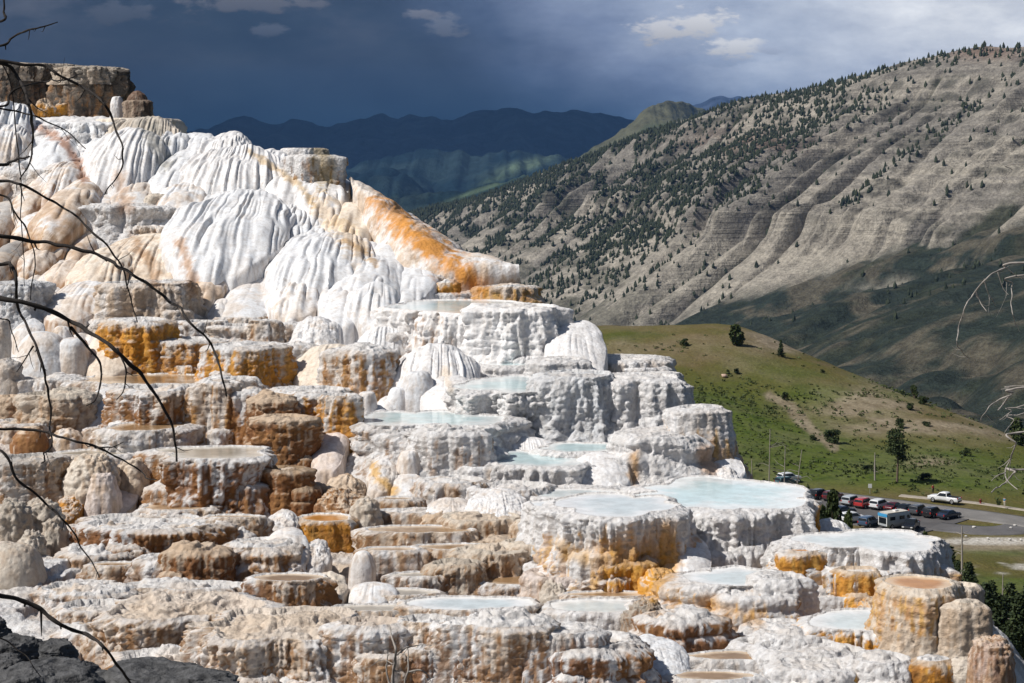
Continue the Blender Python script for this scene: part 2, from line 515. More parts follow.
    if pool:
        q = 1 - 0.035 / R
        nrg = 5
        pts = [np.concatenate([ctr + (rim[:, :2] - ctr) * q * f, np.full((nt, 1), zt - 0.022)], 1) for f in np.linspace(1, 0.2, nrg)]
        PV = np.concatenate(pts + [np.array([[cx, cy, zt - 0.022]])])
        PF = gridfaces(nrg, nt, True)
        pc = np.array([[len(PV) - 1, (i + 1) % nt, i] for i in range(nt)]) ; pc[:, 1:] += (nrg - 1) * nt
        dep = np.concatenate([np.full((nt, 1), v_) for v_ in (0.0, 0.35, 0.75, 1.0, 1.0)] + [np.ones((1, 1))]) * np.ones((1, 3))
        mkmix('pool', PV, PF[:, ::-1], pc[:, [0, 2, 1]], MP[pool], o_, dep, toff)
    return o_


def mkmix(name, V, quads, tris, mat, parent, col, toff=None, up=True):
    V = np.asarray(V, np.float64) - (TOFF if toff is None else toff)
    me = bpy.data.meshes.new(name)
    quads = np.asarray(quads); tris = np.asarray(tris)
    if up and len(quads):
        def nzs(F):
            a, b, c = V[F[:, 0]], V[F[:, 1]], V[F[:, 2]]
            return np.cross(b - a, c - a)[:, 2].sum()
        if nzs(quads) < 0: quads = quads[:, ::-1]
        if len(tris) and nzs(tris) < 0: tris = tris[:, ::-1]
    nq, n3 = len(quads), len(tris)
    me.vertices.add(len(V)); me.vertices.foreach_set('co', V.astype(np.float32).ravel())
    me.loops.add(nq * 4 + n3 * 3)
    me.loops.foreach_set('vertex_index', np.concatenate([np.asarray(quads, np.int32).ravel(), np.asarray(tris, np.int32).ravel()]))
    me.polygons.add(nq + n3)
    me.polygons.foreach_set('loop_start', np.concatenate([np.arange(nq) * 4, nq * 4 + np.arange(n3) * 3]).astype(np.int32))
    me.polygons.foreach_set('loop_total', np.concatenate([np.full(nq, 4), np.full(n3, 3)]).astype(np.int32))
    me.update(calc_edges=True); me.validate()
    me.polygons.foreach_set('use_smooth', np.ones(len(me.polygons), bool))
    if col is not None:
        a = me.color_attributes.new('Col', 'FLOAT_COLOR', 'POINT')
        c = np.ones((len(V), 4), np.float32); c[:, :col.shape[1]] = col
        a.data.foreach_set('color', c.ravel())
    me.materials.append(mat)
    return link(bpy.data.objects.new(name, me), parent or terr)


def mound(xl, xr, yt, yb, k=1.0, off=0.0, p=2.3, org=0.0, tan=0.0, brn=0.0, nod=0.0, flute=0.6, lob=0.10, ax=0.0, base=WHITE, crust=0.25,
          name=None, label=None, parent=None, toff=None, Yfix=None, bmp=0.3, low=0.4, rc=None):
    """a rounded lump: upright (a dome on its own foot) when p >= 2.5, else a sheet of flowstone lying back against the slope"""
    seed = int(xl * 5 + yt * 11 + xr * 3) % 9973
    if name is None:
        name = 'knob' if nod >= 0.5 else ('flow_fan' if p <= 1.8 else 'mound')
    Y0 = (Yf(yb) + off) if Yfix is None else Yfix
    w = (xr - xl) / 2.0
    lean = p < 2.5
    upper = yb <= 345 and Yfix is None and parent is None and not (p >= 2.5 and yb > 322)
    lean = lean or upper
    if not upper: flute = flute * (0.45 if p >= 2.5 or p <= 1.8 else 0.7)
    if rc is None: rc = 1.05 if yb < 345 else 0.45
    if lean:
        Y1 = Y0 + max((Yf(yt) - Yf(yb)) * rc, 1.0 * w * Y0 / FPX)
        cy = (Y0 + Y1) / 2; R = w * cy / FPX; k = (Y1 - Y0) / 2 / R
        zf = -(yb - HY) / FPX * Y0; zk = -(yt - HY) / FPX * Y1
        B = (0.34 if p > 1.8 else 0.20) * R; H = zk - zf
    else:
        R = w * Y0 / (FPX - w * k); cy = Y0 + k * R
        zt = -(yt - HY) / FPX * (cy - 0.25 * k * R)
        zf = -(yb - HY) / FPX * Y0; H = max(zt - zf, 0.1); p = p * max(1.0, 0.85 * H / R)
    if yb > 240 and Yfix is None:
        left = float(sst(420, 300, (xl + xr) / 2) if yb > 325 else sst(250, 190, (xl + xr) / 2)) if yb < 480 else float(sst(600, 480, (xl + xr) / 2))
        tan = max(tan, 0.05 + 0.25 * left)
    if upper and (xl + xr) / 2 < 205 and yt > 165: tan = max(tan, 0.42); brn = max(brn, 0.22)
    cx = ((xl + xr) / 2 - CX) / FPX * cy
    nt = int(np.clip(4.2 * w, 72, 560)); nr = int(np.clip((w + (yb - yt)) / 1.4, 22, 120))
    th = np.linspace(0, 2 * np.pi, nt, endpoint=False)
    rho = np.linspace(0.015, 1.0, nr)
    RH, TH = np.meshgrid(rho, th, indexing='ij')
    c, s_ = np.cos(TH), np.sin(TH)
    if not lean: lob = lob * 0.4
    lobe = 1 + lob * (fbm(c * 1.4 + seed, s_ * 1.4, RH * 0.7, 2, seed) + 0.9 * (bil(c * 2.3, s_ * 2.3, RH * 0.6 + seed, 1, seed + 1) - 0.4))
    rr = R * RH * lobe
    X = cx + rr * c; Yv = cy + k * rr * s_
    if lean:
        t = np.clip((Yv - Y0) / (Y1 - Y0), 0, 1)
        if upper:
            B = (0.80 if p >= 2.5 else 0.52 if p > 1.8 else 0.34) * R; dz = 0.25 * (((seed * 7) % 11) / 5.0 - 1.0) * min(1, R)
            z = zf + dz + H * np.power(t, 0.70) + B * (1.2 * np.sqrt(np.clip(1 - (RH / 1.03) ** 2.2, 0, 1)) - 0.42) - 1.2 * sst(0.93, 1.0, RH)
        else:
            z = zf + H * np.power(t, 0.72) + B * (1 - RH ** max(p, 2.0)) - 0.6 * B * RH ** 3 * np.abs(c) - 1.1 * sst(0.86, 1.0, RH)
    else:
        z = zt - H * RH ** p - 0.9 * sst(0.93, 1.0, RH)
    f1 = max(R / 0.50, 1.5)
    warp = 0.25 * fbm(X / 1.1, Yv / 1.1, z / 1.1, 2, seed + 7)
    if lean:   # ribs spread from the back of the sheet down to its foot
        ang = np.arctan2(X - cx, (cy + 2.6 * k * R) - Yv) + 0.02 * warp
        run = np.hypot(X - cx, (cy + 2.6 * k * R) - Yv) / R
        q1 = R * 3.4
        aw = ang + 0.007 * warp
        fl = 0.55 * bil(aw * q1 / 0.62, run * 0.30, seed * 0.1, 1, seed + 2) + 0.5 * bil(aw * q1 / 0.21, run * 0.5, seed * 0.1, 1, seed + 8); fl2 = 1.6 * (bil(aw * q1 / 0.10, run * 0.9, seed * 0.2, 1, seed + 3) - .35)
    else:
        fl = bil((c + warp * 0.3) * f1, (s_ + warp * 0.3) * f1, RH * 1.3 + seed, 2, seed + 2)
        fl2 = fbm((c + warp * 0.2) * f1 * 3.0, (s_ + warp * 0.2) * f1 * 3.0, RH * 2.2, 2, seed + 3)
    big = fbm(X / 1.4, Yv / 1.4, z / 1.4, 2, seed + 4)
    G = np.stack([X, Yv, z], -1)
    nrm = gridnz(G, True)
    if np.mean(nrm[..., 2]) < 0: nrm = -nrm
    amp = min(1.0, 0.3 + R / 2.0)
    d = amp * (sst(0.0, 0.5, RH) if not lean else 0.15 + 0.85 * sst(0.95, 0.45, t)) * flute * (((0.10 - 0.045 * min(1, tan * 2)) * (0.35 + 1.1 * sst(-0.35, 0.4, fbm(X / 1.5, Yv / 1.5, seed, 2, seed + 19))) if lean else 0.13) * (fl - 0.35) + 0.06 * fl2) + amp * (0.12 if yb < 345 else 0.2) * big
    if nod:
        fs = float(np.clip(Y0 / 62.0, 0.42, 1.1))
        nd = bil(X / (.45 * fs), Yv / (.45 * fs), z / (.40 * fs), 3, seed + 5)
        d = d + nod * 0.40 * fs * (nd - 0.35) * amp
        d = d + nod * 0.07 * (bil(X / (.14 * fs), Yv / (.14 * fs), z / (.14 * fs), 2, seed + 15) - 0.35)
    d = d + (0.003 if upper else 0.016) * amp * vn(X * 0.6, Yv * 0.6, z / 0.11 + 1.5 * big, seed + 6)
    G = G + nrm * d[..., None]
    nrm = gridnz(G, True)
    if np.mean(nrm[..., 2]) < 0: nrm = -nrm
    C = colour(G, nrm[..., 2], RH, seed, org, tan, brn, crust, base, low)
    C = stain(G, C)
    V = np.concatenate([G.reshape(-1, 3), [[G[0, :, 0].mean(), G[0, :, 1].mean(), G[0, :, 2].mean()]]])
    Cv = np.concatenate([C.reshape(-1, 3), [C[0].mean(0)]]); Cv = np.concatenate([Cv, np.full((len(V), 1), (0.12 if upper else bmp) + 0.5 * nod)], 1)
    F = gridfaces(nr, nt, True)
    last = len(V) - 1
    tri = np.array([[last, i, (i + 1) % nt] for i in range(nt)])
    o = mkmix(name, V, F, tri, MT, parent, Cv, toff)
    if label: o['label'] = label
    return o


def apron(crest, basel, bulge=0.5, name='flow_slope', seed=1, flute=0.6, org=0.0, tan=0.0, label=None, nu=240, nv=110):
    """a sloping sheet of rock between a crest line and a foot line, closed behind"""
    A = np.array([at(*p) for p in crest]); B = np.array([at(*p) for p in basel])
    def res(P, n):
        d = np.r_[0, np.cumsum(np.linalg.norm(np.diff(P, axis=0), axis=1))]; t = np.linspace(0, d[-1], n)
        Q = np.stack([np.interp(t, d, P[:, i]) for i in range(3)], -1)
        for _ in range(int(n * 0.12)):
            Q[1:-1] = 0.25 * Q[:-2] + 0.5 * Q[1:-1] + 0.25 * Q[2:]
        return Q
    A, B = res(A, nu), res(B, nu)
    v = np.linspace(0, 1, nv)[:, None, None]
    P = A[None] * (1 - v) + B[None] * v
    P[..., 2] += bulge * np.sin(np.pi * v[..., 0]) * 0.5
    P[..., 1] -= bulge * np.sin(np.pi * v[..., 0] * 0.9) * 0.8
    back = A[None] + np.array([0, 1.0, -0.8])[None, None] * np.linspace(6, 0.4, 8)[:, None, None]
    P = np.concatenate([back, P], 0)
    foot = P[-1:] + np.array([0, 0.2, -1.0]); P = np.concatenate([P, foot], 0)
    n = gridnz(P, False)
    if np.mean(n[..., 1]) > 0: n = -n
    x, y, z = P[..., 0], P[..., 1], P[..., 2]
    U = np.linspace(0, 1, nu)[None, :] * np.linalg.norm(A[-1] - A[0])
    U = np.broadcast_to(U, x.shape)
    vv = np.linspace(0, 1, P.shape[0])[:, None] * 4
    d = flute * (0.30 * (bil(U / 0.9 , vv * 0.25, 0 * U, 2, seed) - 0.35) + 0.10 * fbm(U / 0.28, vv * 0.4, 0 * U, 2, seed + 1)) + 0.35 * fbm(x / 1.8, y / 1.8, z / 1.8, 3, seed + 2)
    P = P + n * d[..., None]
    n = gridnz(P, False)
    if np.mean(n[..., 1]) > 0: n = -n
    C = colour(P, n[..., 2], np.broadcast_to(np.clip(vv / 4, 0, 1), x.shape), seed, org, tan, 0, 0.2)
    C = stain(P, C).reshape(-1, 3)
    o = mkmix(name, P.reshape(-1, 3), gridfaces(P.shape[0], nu)[:, ::-1], np.zeros((0, 3), int), MT, None, np.concatenate([C, np.full((len(C), 1), 0.4)], 1))
    if label: o['label'] = label
    return o


# ---- the slope everything stands on: a fan shaped grid, small scalloped steps low down, smooth flows higher up
def slope():
    tcol = np.concatenate([np.linspace(-0.44, -0.30, 60)[:-1], np.linspace(-0.30, 0.30, 900), np.linspace(0.30, 0.40, 40)[1:]])
    rows = np.concatenate([np.interp(np.linspace(1010, 118, 900), np.r_[_PY, 1010], np.r_[_YY, 16.5]), np.linspace(82.4, 140, 40)])
    Y = np.broadcast_to(rows[:, None], (len(rows), len(tcol))).copy()
    X = tcol[None, :] * Y
    ed = edge_dist(X, Y)
    z = zbase(Y)
    z = z + 0.55 * fbm(X / 5, Y / 5, 0, 3, 3) - 0.25
    lowm = sst(58, 46, Y)
    wob = 0.30 * fbm(X / 1.6, Y / 1.6, 5, 3, 5)
    hh = z + wob + (Y - 40) * 0.02
    st = 0.17
    q = hh / st; f = np.floor(q); fr = q - f
    zq = (f + sst(0.80, 1.0, fr)) * st - wob * 0.3 - (Y - 40) * 0.02
    z = z * (1 - lowm) + (zq - 0.02) * lowm + lowm * (0.22 * fbm(X / 3.2, Y / 3.2, 7, 2, 14) + 0.14)
    z = z + lowm * 0.07 * (bil(X / 0.22, Y / 0.22, z / 0.15, 3, 8) - 0.3) + (1 - lowm) * 0.12 * (bil(X / 0.5, Y / 2.0, 0, 2, 9) - 0.3)
    z = z - np.where(ed > -0.8, (ed + 0.8) * 1.15, 0) + sst(0, 4, ed) * 1.2 * fbm(X / 2.5, Y / 2.5, z / 3, 3, 10)
    P = np.stack([X, Y, z], -1)
    n = gridnz(P, False)
    if np.mean(n[..., 2]) < 0: n = -n
    C = np.broadcast_to(WHITE, P.shape).copy()
    bl = fbm(X / 2.2, Y / 2.2, 0, 4, 12); b2 = fbm(X / 0.7, Y / 0.7, z, 3, 13)
    px = CX + FPX * X / Y; py = HY - FPX * z / Y
    # cream and tan flats low in the middle and on the left
    flat = np.exp(-((px - 440) / 130) ** 2 - ((py - 545) / 60) ** 2) + 0.6 * np.exp(-((px - 150) / 190) ** 2 - ((py - 520) / 150) ** 2) + 0.6 * np.exp(-((px - 760) / 120) ** 2 - ((py - 655) / 40) ** 2) \
        + 0.5 * np.exp(-((px - 300) / 200) ** 2 - ((py - 620) / 60) ** 2) + 0.5 * np.exp(-((px - 60) / 110) ** 2 - ((py - 260) / 90) ** 2)
    k = (np.clip(flat * 1.2, 0, 1) * sst(-0.5, 0.25, bl + (flat - 0.5) * 0.5))[..., None]
    C = C * (1 - k) + CREAM * k
    k = (np.clip(flat * 1.1 - 0.1, 0, 0.85) * sst(0.0, 0.35, bl * 0.7 + b2 * 0.5))[..., None]
    C = C * (1 - k) + TAN * 0.9 * k
    side = sst(0.8, 0.45, n[..., 2]) * lowm
    k = (side * np.clip(0.2 + flat, 0, 0.9) * sst(-0.1, 0.3, b2 + bl * 0.5))[..., None]
    C = C * (1 - k) + np.array((0.32, 0.17, 0.08)) * k
    k = sst(0.5, 3.0, ed)[..., None]
    C = C * (1 - k) + np.array((0.34, 0.31, 0.27)) * k
    C = stain(P, C)
    C = np.concatenate([C.reshape(-1, 3), np.broadcast_to((0.3 + 0.5 * lowm)[..., None], P.shape[:2] + (1,)).reshape(-1, 1)], 1)
    mkmix('slope', P.reshape(-1, 3), gridfaces(*P.shape[:2]), np.zeros((0, 3), int), MT, None, C)


slope()
T, M = terrace, mound
# ================================================================== the terraces, mounds and pools one by one (px, py in the photograph)
PINK = np.array((0.74, 0.66, 0.62)); SAND = np.array((0.60, 0.47, 0.35)); IVORY = np.array((0.76, 0.69, 0.60)); COOL = np.array((0.72, 0.74, 0.77))
# --- upper rim and white flowstone
T(52, 128, 122, 152, k=1.2, nod=.1, flute=1, base=COOL, bmp=.3, flare=.5)
T(106, 176, 118, 126, k=1.0, nod=.15, flute=.6, base=IVORY * .93, bmp=.3); M(100, 180, 128, 172, p=2.0, flute=1.3, base=IVORY * .80, label='grey-green wet drapery under the rim of the upper basin')
M(168, 214, 128, 185, p=2.4, flute=.9, base=COOL)
M(85, 174, 142, 207, p=2.6, flute=1.1, label='white dome with brown streaked front')
M(58, 112, 131, 172, p=2.4, flute=.9)
M(150, 215, 150, 215, p=1.8, flute=.8, base=COOL)
M(204, 252, 134, 172, p=2.5, flute=.8)
M(190, 256, 143, 186, p=2.8, flute=1.3)
M(176, 290, 156, 222, p=1.9, flute=1.2)
M(228, 300, 150, 205, p=2.0, flute=1)
M(262, 330, 160, 232, p=1.9, flute=1.0)
T(289, 331, 155, 205, k=.6, nod=.2, flute=.8, brn=.35, org=.2, irr=.05, label='small skyline terrace with yellow-brown streaked wall')
T(284, 324, 148, 158, k=.5, nod=.2)
M(290, 352, 178, 240, p=2.0, flute=1.0)
M(318, 378, 200, 272, p=2.3, flute=1.3, base=IVORY, label='cream mound with yellowish running streaks')
M(345, 378, 236, 288, p=2.3, flute=1.2, base=COOL)
M(368, 408, 240, 292, p=2.3, flute=.6, base=COOL)
M(386, 420, 262, 296, p=2.2, flute=.6, base=COOL)
M(165, 298, 193, 300, p=1.7, flute=1.3, k=.8, base=COOL, label='broad smooth white fan of flowstone')
M(255, 330, 205, 262, p=1.9, flute=1.1, base=COOL)
M(285, 345, 225, 290, p=2.0, flute=1.0, base=COOL)
M(266, 385, 234, 320, p=2.0, flute=1.1, base=COOL)
M(330, 410, 262, 330, p=2.0, flute=.8, base=COOL)
M(268, 330, 284, 332, p=2.0, flute=1.3)
M(348, 400, 290, 345, p=2.2, flute=.8, base=COOL)
M(378, 440, 262, 318, p=1.6, flute=.8, base=COOL)
T(147, 188, 194, 221, k=.7, nod=.25, base=IVORY * .9, label='low grey topped terrace among the white domes')
T(88, 178, 206, 240, k=.9, nod=.25, flare=.3)
M(58, 118, 198, 240, p=1.8)
apron([(350, 190, 76), (362, 194, 75.6), (380, 199, 75), (420, 220, 73), (470, 254, 70.5), (517, 286, 68)],
      [(358, 216, 72.5), (374, 250, 69.5), (398, 284, 66.4), (428, 293, 65.6), (470, 293, 65.6), (520, 291, 66.3)], 2.0, 'flow_slope', 21, .22, tan=.45,
      label='cream flow ridge with a diagonal orange stripe')
# --- left margin
M(-34, 36, 112, 160, p=2.6, flute=1.1, base=COOL)
M(-28, 34, 138, 176, p=2.8, flute=1.1, tan=.4)
M(22, 64, 118, 160, p=2.2, base=COOL, flute=.9)
M(36, 86, 126, 190, p=2.2, base=COOL, flute=.9)
T(14, 74, 170, 196, k=.8, nod=.15, flare=.3, tan=.3)
M(28, 96, 168, 222, p=2.6, tan=.35, brn=.3, flute=1)
M(-22, 24, 168, 205, p=2.4, tan=.3)
M(-24, 18, 196, 262, p=2.6, base=GREY * 1.5)
M(14, 52, 190, 232, p=2.8, tan=.6)
M(42, 96, 186, 268, p=2.8, tan=.75, brn=.25, flute=.9, label='lumpy tan mound with brown stained hollows')
M(15, 48, 212, 250, p=3, tan=.6)
M(50, 82, 208, 246, p=3, tan=.7, brn=.3)
M(72, 98, 226, 272, p=3, tan=.7)
M(48, 76, 232, 270, p=3, tan=.6)
M(16, 58, 253, 284, p=3, tan=.55)
M(44, 86, 262, 293, p=3, tan=.6)
M(-20, 22, 240, 306, p=2.6, base=GREY)
T(-12, 48, 284, 332, k=.8, nod=.5, base=COOL * .92, irr=.15)
M(46, 116, 288, 336, p=2.0, tan=.35, flute=.5)
M(10, 46, 318, 352, p=2.4, base=COOL)
M(48, 78, 326, 352, p=2.6, tan=.4)
# --- brown streaked central mound
M(74, 140, 250, 308, p=2.0, tan=.45, flute=.7, base=IVORY)
M(104, 204, 231, 298, p=1.7, tan=.3, flute=1.0, base=IVORY, label='big mound below a small rim, streaked with brown')
M(126, 160, 240, 290, p=2.6, tan=.4)
M(168, 204, 242, 294, p=2.4, brn=.35, tan=.3)
T(125, 184, 226, 243, back=223, nod=.25, tan=.55, flare=.15)
M(193, 216, 231, 275, p=3, brn=.35, tan=.7)
M(190, 234, 253, 318, p=2.6, tan=.7, base=PINK, flute=.8)
M(206, 236, 298, 320, p=2.6, base=WHITE)
T(112, 192, 284, 330, k=.8, nod=.4, flute=.7, tan=.55, crust=.4)
M(72, 116, 272, 330, p=1.8, tan=.25)
M(225, 285, 262, 330, p=1.5, base=COOL * .95, flute=.4)
# --- egg shaped domes
M(8, 80, 333, 386, p=3.0, flute=.25, lob=.03, base=COOL * .97, label='smooth white egg shaped dome')
M(52, 94, 338, 384, p=2.8, flute=.35, base=COOL * .93)
M(86, 146, 320, 388, p=1.7, flute=.35, tan=.15, base=IVORY)
M(-14, 12, 320, 375, p=2.6, base=GREY * 1.3, nod=.4)
# --- mid left orange and tan pillars
T(110, 163, 322, 376, back=317, org=1, nod=.35, flute=.8, tan=.5, crust=.2, low=0, irr=.14, label='deep orange block with a flat white top')
M(136, 172, 346, 378, p=1.8, org=.8, tan=.6, nod=.4)
T(146, 212, 341, 377, k=.7, org=.55, nod=.7, tan=.5, crust=.7, irr=.18)
T(152, 190, 323, 348, k=.7, tan=.5, nod=.5)
T(184, 224, 322, 350, k=.7, tan=.55, nod=.6)
T(214, 268, 318, 326, back=315, tan=.6, pool='tan', nod=.3)
T(218, 262, 326, 352, k=.7, tan=.45, nod=.6)
T(248, 277, 321, 362, k=.7, tan=.5, nod=.55)
T(208, 279, 347, 396, k=.7, org=.62, nod=.45, flute=.6, tan=.5, low=1.2, label='block terrace with orange lower half')
T(276, 306, 325, 352, k=.7, tan=.4, nod=.5, brn=.2)
T(279, 312, 345, 378, k=.7, tan=.35, nod=.4)
M(284, 342, 318, 372, p=1.9, nod=.35, tan=.15)
M(288, 380, 342, 398, p=1.5, flute=.7, base=IVORY, label='smooth cream fan below a knobby cone')
T(337, 391, 351, 402, k=.8, org=.3, brn=.3, nod=.5, tan=.35, flare=0, crust=.5, low=.9, label='single standing pillar with an orange streaked wall')
T(72, 218, 384, 404, back=373, nod=.45, tan=.5, pool='tan', irr=.10)
T(-6, 80, 380, 396, back=374, nod=.5, tan=.2)
T(98, 150, 388, 412, k=.7, tan=.45, nod=.5)
M(78, 134, 386, 434, p=1.5, base=COOL * .97, flute=.5)
T(126, 210, 391, 450, k=.7, brn=.6, org=.35, nod=.6, flute=.9, tan=.5, low=1, label='pillar terrace with brown dripping wall')
T(198, 240, 384, 452, k=.7, org=.25, nod=.55, flute=1.1, tan=.2)
T(206, 256, 380, 412, k=.7, nod=.6, tan=.25)
T(226, 264, 392, 452, k=.7, brn=.6, org=.5, nod=.5, flute=1, tan=.3, low=.9)
M(212, 226, 400, 452, p=1.4, base=IVORY, flute=.4)
T(255, 290, 398, 462, back=393, brn=.75, nod=.6, flute=.8, tan=.5, base=SAND)
T(262, 308, 418, 474, brn=.9, nod=.7, flute=.8, tan=.5, base=SAND, k=.7)
T(280, 346, 392, 452, back=386, org=.7, brn=.3, nod=.6, tan=.35, irr=.16, low=.9, label='orange and brown stained wall under a white crust')
T(320, 358, 396, 462, k=.7, org=.6, nod=.5, tan=.3)
M(354, 380, 391, 426, p=2.8, flute=.4)
M(338, 362, 404, 446, p=2.4, flute=.4, org=.3)
M(308, 350, 424, 482, p=2.1, flute=.5, base=PINK)
M(376, 400, 396, 416, p=2.4); M(366, 386, 405, 430, p=2.4)
M(386, 412, 388, 414, p=2.8, base=COOL, flute=.5)
M(398, 438, 371, 414, p=2.8, base=COOL * .96, flute=.6)
M(350, 420, 330, 366, p=2.0, base=COOL)
M(388, 488, 346, 414, p=2.0, flute=.7, label='large white dome beside the long aqua pool')
M(418, 480, 372, 424, p=1.5)
# --- left, below the tan pool
M(-10, 26, 362, 398, p=2.8, base=GREY * 1.4, nod=.6)
T(24, 88, 396, 434, k=.7, nod=.7, flute=.7, tan=.5, base=IVORY * .85, label='grey and tan block with a knobby wall')
T(-10, 30, 398, 424, k=.7, brn=.5, nod=.5, tan=.7, base=SAND)
T(-12, 46, 424, 440, k=.7, tan=.6, nod=.6)
M(12, 48, 430, 452, p=3, brn=.8, tan=.8, base=SAND, nod=.3)
M(44, 84, 428, 448, p=2.6, tan=.8, nod=.4)
M(76, 140, 392, 436, p=1.6, base=COOL * .95)
T(88, 132, 430, 446, back=426, nod=.5, pool='tan', tan=.3)
T(112, 182, 430, 464, back=421, nod=.55, tan=.4, pool='tan', label='white crusted terrace with a small tan pool')
T(54, 142, 455, 472, back=449, nod=.5, tan=.3, pool='grey')
T(162, 269, 457, 511, back=446, org=.3, brn=.65, nod=.5, flute=1.2, tan=.4, pool='grey', irr=.06, low=.9, flare=.12,
  label='round drum shaped terrace with brown dripping wall and full pool')
M(140, 196, 448, 508, p=1.4, base=COOL * .96, flute=.4)
M(62, 122, 460, 518, p=2.6, tan=.55, nod=.6, base=IVORY, flute=.1, lob=.2)
M(80, 122, 472, 520, p=2.8, tan=.45, nod=.35, base=PINK, flute=.1, lob=.2)
M(112, 152, 462, 508, p=2.8, tan=.55, nod=.6, base=IVORY * .9, flute=.1, lob=.2)
M(100, 142, 486, 518, p=1.6, tan=.3, base=PINK)
M(56, 86, 490, 528, p=2.4, org=.8, brn=.4, nod=.6, tan=.6)
T(8, 64, 460, 514, k=.8, nod=.8, base=GREY * 1.55, irr=.16)
M(-24, 18, 455, 510, p=2.6, nod=.5, base=GREY * 1.5)
T(140, 220, 510, 522, back=500, nod=.5, tan=.4, pool='tan')
# --- lower left
M(-20, 49, 542, 598, p=3.4, flute=.4, nod=.15, base=IVORY * .72, label='rounded grey boulder of old travertine')
M(22, 62, 500, 540, p=2.6, nod=.9, base=IVORY * .8); M(-6, 32, 505, 550, p=2.6, nod=.9, base=IVORY * .75); M(40, 66, 520, 556, p=2.6, nod=.9, base=IVORY * .8)
M(16, 50, 534, 566, p=2.6, nod=.9, base=IVORY * .85)
T(96, 208, 530, 562, back=518, nod=.75, flute=1, brn=.75, tan=.45, irr=.10, label='low white frosted terrace with a dark brown wall')
T(90, 205, 521, 534, back=513, nod=.6, tan=.2)
T(170, 224, 552, 586, k=.7, brn=.7, nod=.7, tan=.6, base=SAND)
T(52, 110, 536, 552, k=.9, nod=.9, tan=.3); T(66, 130, 556, 572, k=.9, nod=.9, tan=.2); T(88, 140, 566, 580, back=561, nod=.9, pool='tan')
T(138, 194, 562, 584, k=.7, nod=.9, tan=.4)
T(206, 264, 518, 548, back=514, nod=.85, brn=.3, tan=.35, pool='tan')
T(238, 262, 502, 514, back=499, org=.4, tan=.4, pool='orange', nod=.5)
T(224, 294, 549, 576, k=.8, nod=.75, brn=.5, tan=.4, label='knobby white terrace with yellow-brown hollows')
M(256, 312, 528, 580, p=1.7, flute=.5); M(262, 300, 510, 545, p=2.4, nod=.4); M(300, 332, 540, 575, p=2.4, nod=.5)
T(252, 328, 581, 615, back=573, nod=.7, brn=.6, tan=.5, flute=.9, pool='tan', label='round dry basin with a brown knobby rim')
T(112, 270, 618, 656, back=592, nod=.85, tan=.3, brn=.25, irr=.08, top=np.array((0.72, 0.645, 0.575)), label='wide empty basin with a white knobby rim')
T(120, 250, 590, 604, back=586, nod=.7, tan=.3)
T(196, 362, 640, 700, back=609, nod=.8, flute=1, tan=.35, brn=.35, irr=.16, top=np.array((0.73, 0.66, 0.59)), label='broad white terrace falling away in a grey wall')
T(40, 130, 596, 610, k=.8, nod=1, tan=.3); T(60, 128, 612, 626, k=.8, nod=1, tan=.4); T(70, 150, 634, 650, k=.6, nod=1, tan=.3); T(120, 220, 664, 682, k=.6, nod=1, tan=.25)
# --- brown flats, lower middle
T(297, 353, 522, 538, back=513, org=.75, tan=.8, nod=.5, crust=.2, pool='orange', label='small orange basin')
M(314, 368, 492, 520, p=2.4, tan=.8, brn=.6, nod=.7, base=SAND); M(350, 380, 502, 530, p=2.6, nod=.8, tan=.4, base=IVORY * .85)
T(262, 304, 470, 512, brn=.95, nod=.8, tan=.8, base=TAN * .7, k=.7); T(296, 330, 488, 508, brn=.8, nod=.8, tan=.8, base=SAND, k=.7)  # first block is brown rock, darkened to stand in for the gap's shadow
M(326, 368, 478, 498, p=2.2, nod=.5, tan=.7, base=SAND)
T(374, 416, 500, 514, back=496, tan=.7, nod=.6, pool='tan'); T(380, 462, 513, 524, back=508, tan=.7, nod=.6)
T(440, 520, 521, 541, back=511, tan=.6, nod=.5, irr=.07, base=IVORY * .93); T(424, 460, 516, 528, k=.8, tan=.7, nod=.6, base=SAND)
T(364, 476, 533, 549, back=526, tan=.65, nod=.7, pool='tan'); T(360, 422, 551, 564, back=546, tan=.7, nod=.7, brn=.3, pool='tan')
T(412, 508, 550, 562, back=543, tan=.6, nod=.5, pool='tan'); T(454, 522, 556, 582, k=.8, nod=.9, tan=.35, base=IVORY * .82)
T(512, 548, 524, 562, k=.7, nod=.5, tan=.6, base=IVORY * .93); T(500, 556, 545, 572, k=.7, nod=.7, tan=.5, base=IVORY * .93)
M(346, 378, 550, 574, p=2.6); M(346, 398, 584, 608, p=1.7, base=COOL); M(306, 350, 572, 610, p=1.8, base=IVORY, nod=.2); M(384, 410, 598, 616, p=2, nod=.7)
T(383, 450, 577, 592, back=571, brn=.5, tan=.6, nod=.9, pool='grey'); T(430, 482, 566, 590, k=.7, nod=1, base=IVORY * .75)
T(472, 552, 585, 592, back=572, tan=.5, nod=.6, pool='tan'); T(360, 440, 596, 606, back=588, tan=.5, nod=.6, pool='grey')
T(330, 420, 612, 622, back=603, nod=.7, tan=.5, pool='grey'); T(400, 540, 609, 624, back=596, tan=.4, nod=.8, pool='white', irr=.08)
T(545, 655, 613, 628, back=598, nod=.6, pool='white', tan=.3, irr=.06); T(566, 648, 597, 606, back=590, tan=.6, brn=.3, nod=.6, pool='tan')
M(540, 566, 580, 604, p=2, nod=.8, base=IVORY * .8); T(520, 584, 578, 596, k=.8, nod=.6, tan=.3, base=PINK); T(530, 572, 566, 584, k=.8, nod=.7, tan=.2)
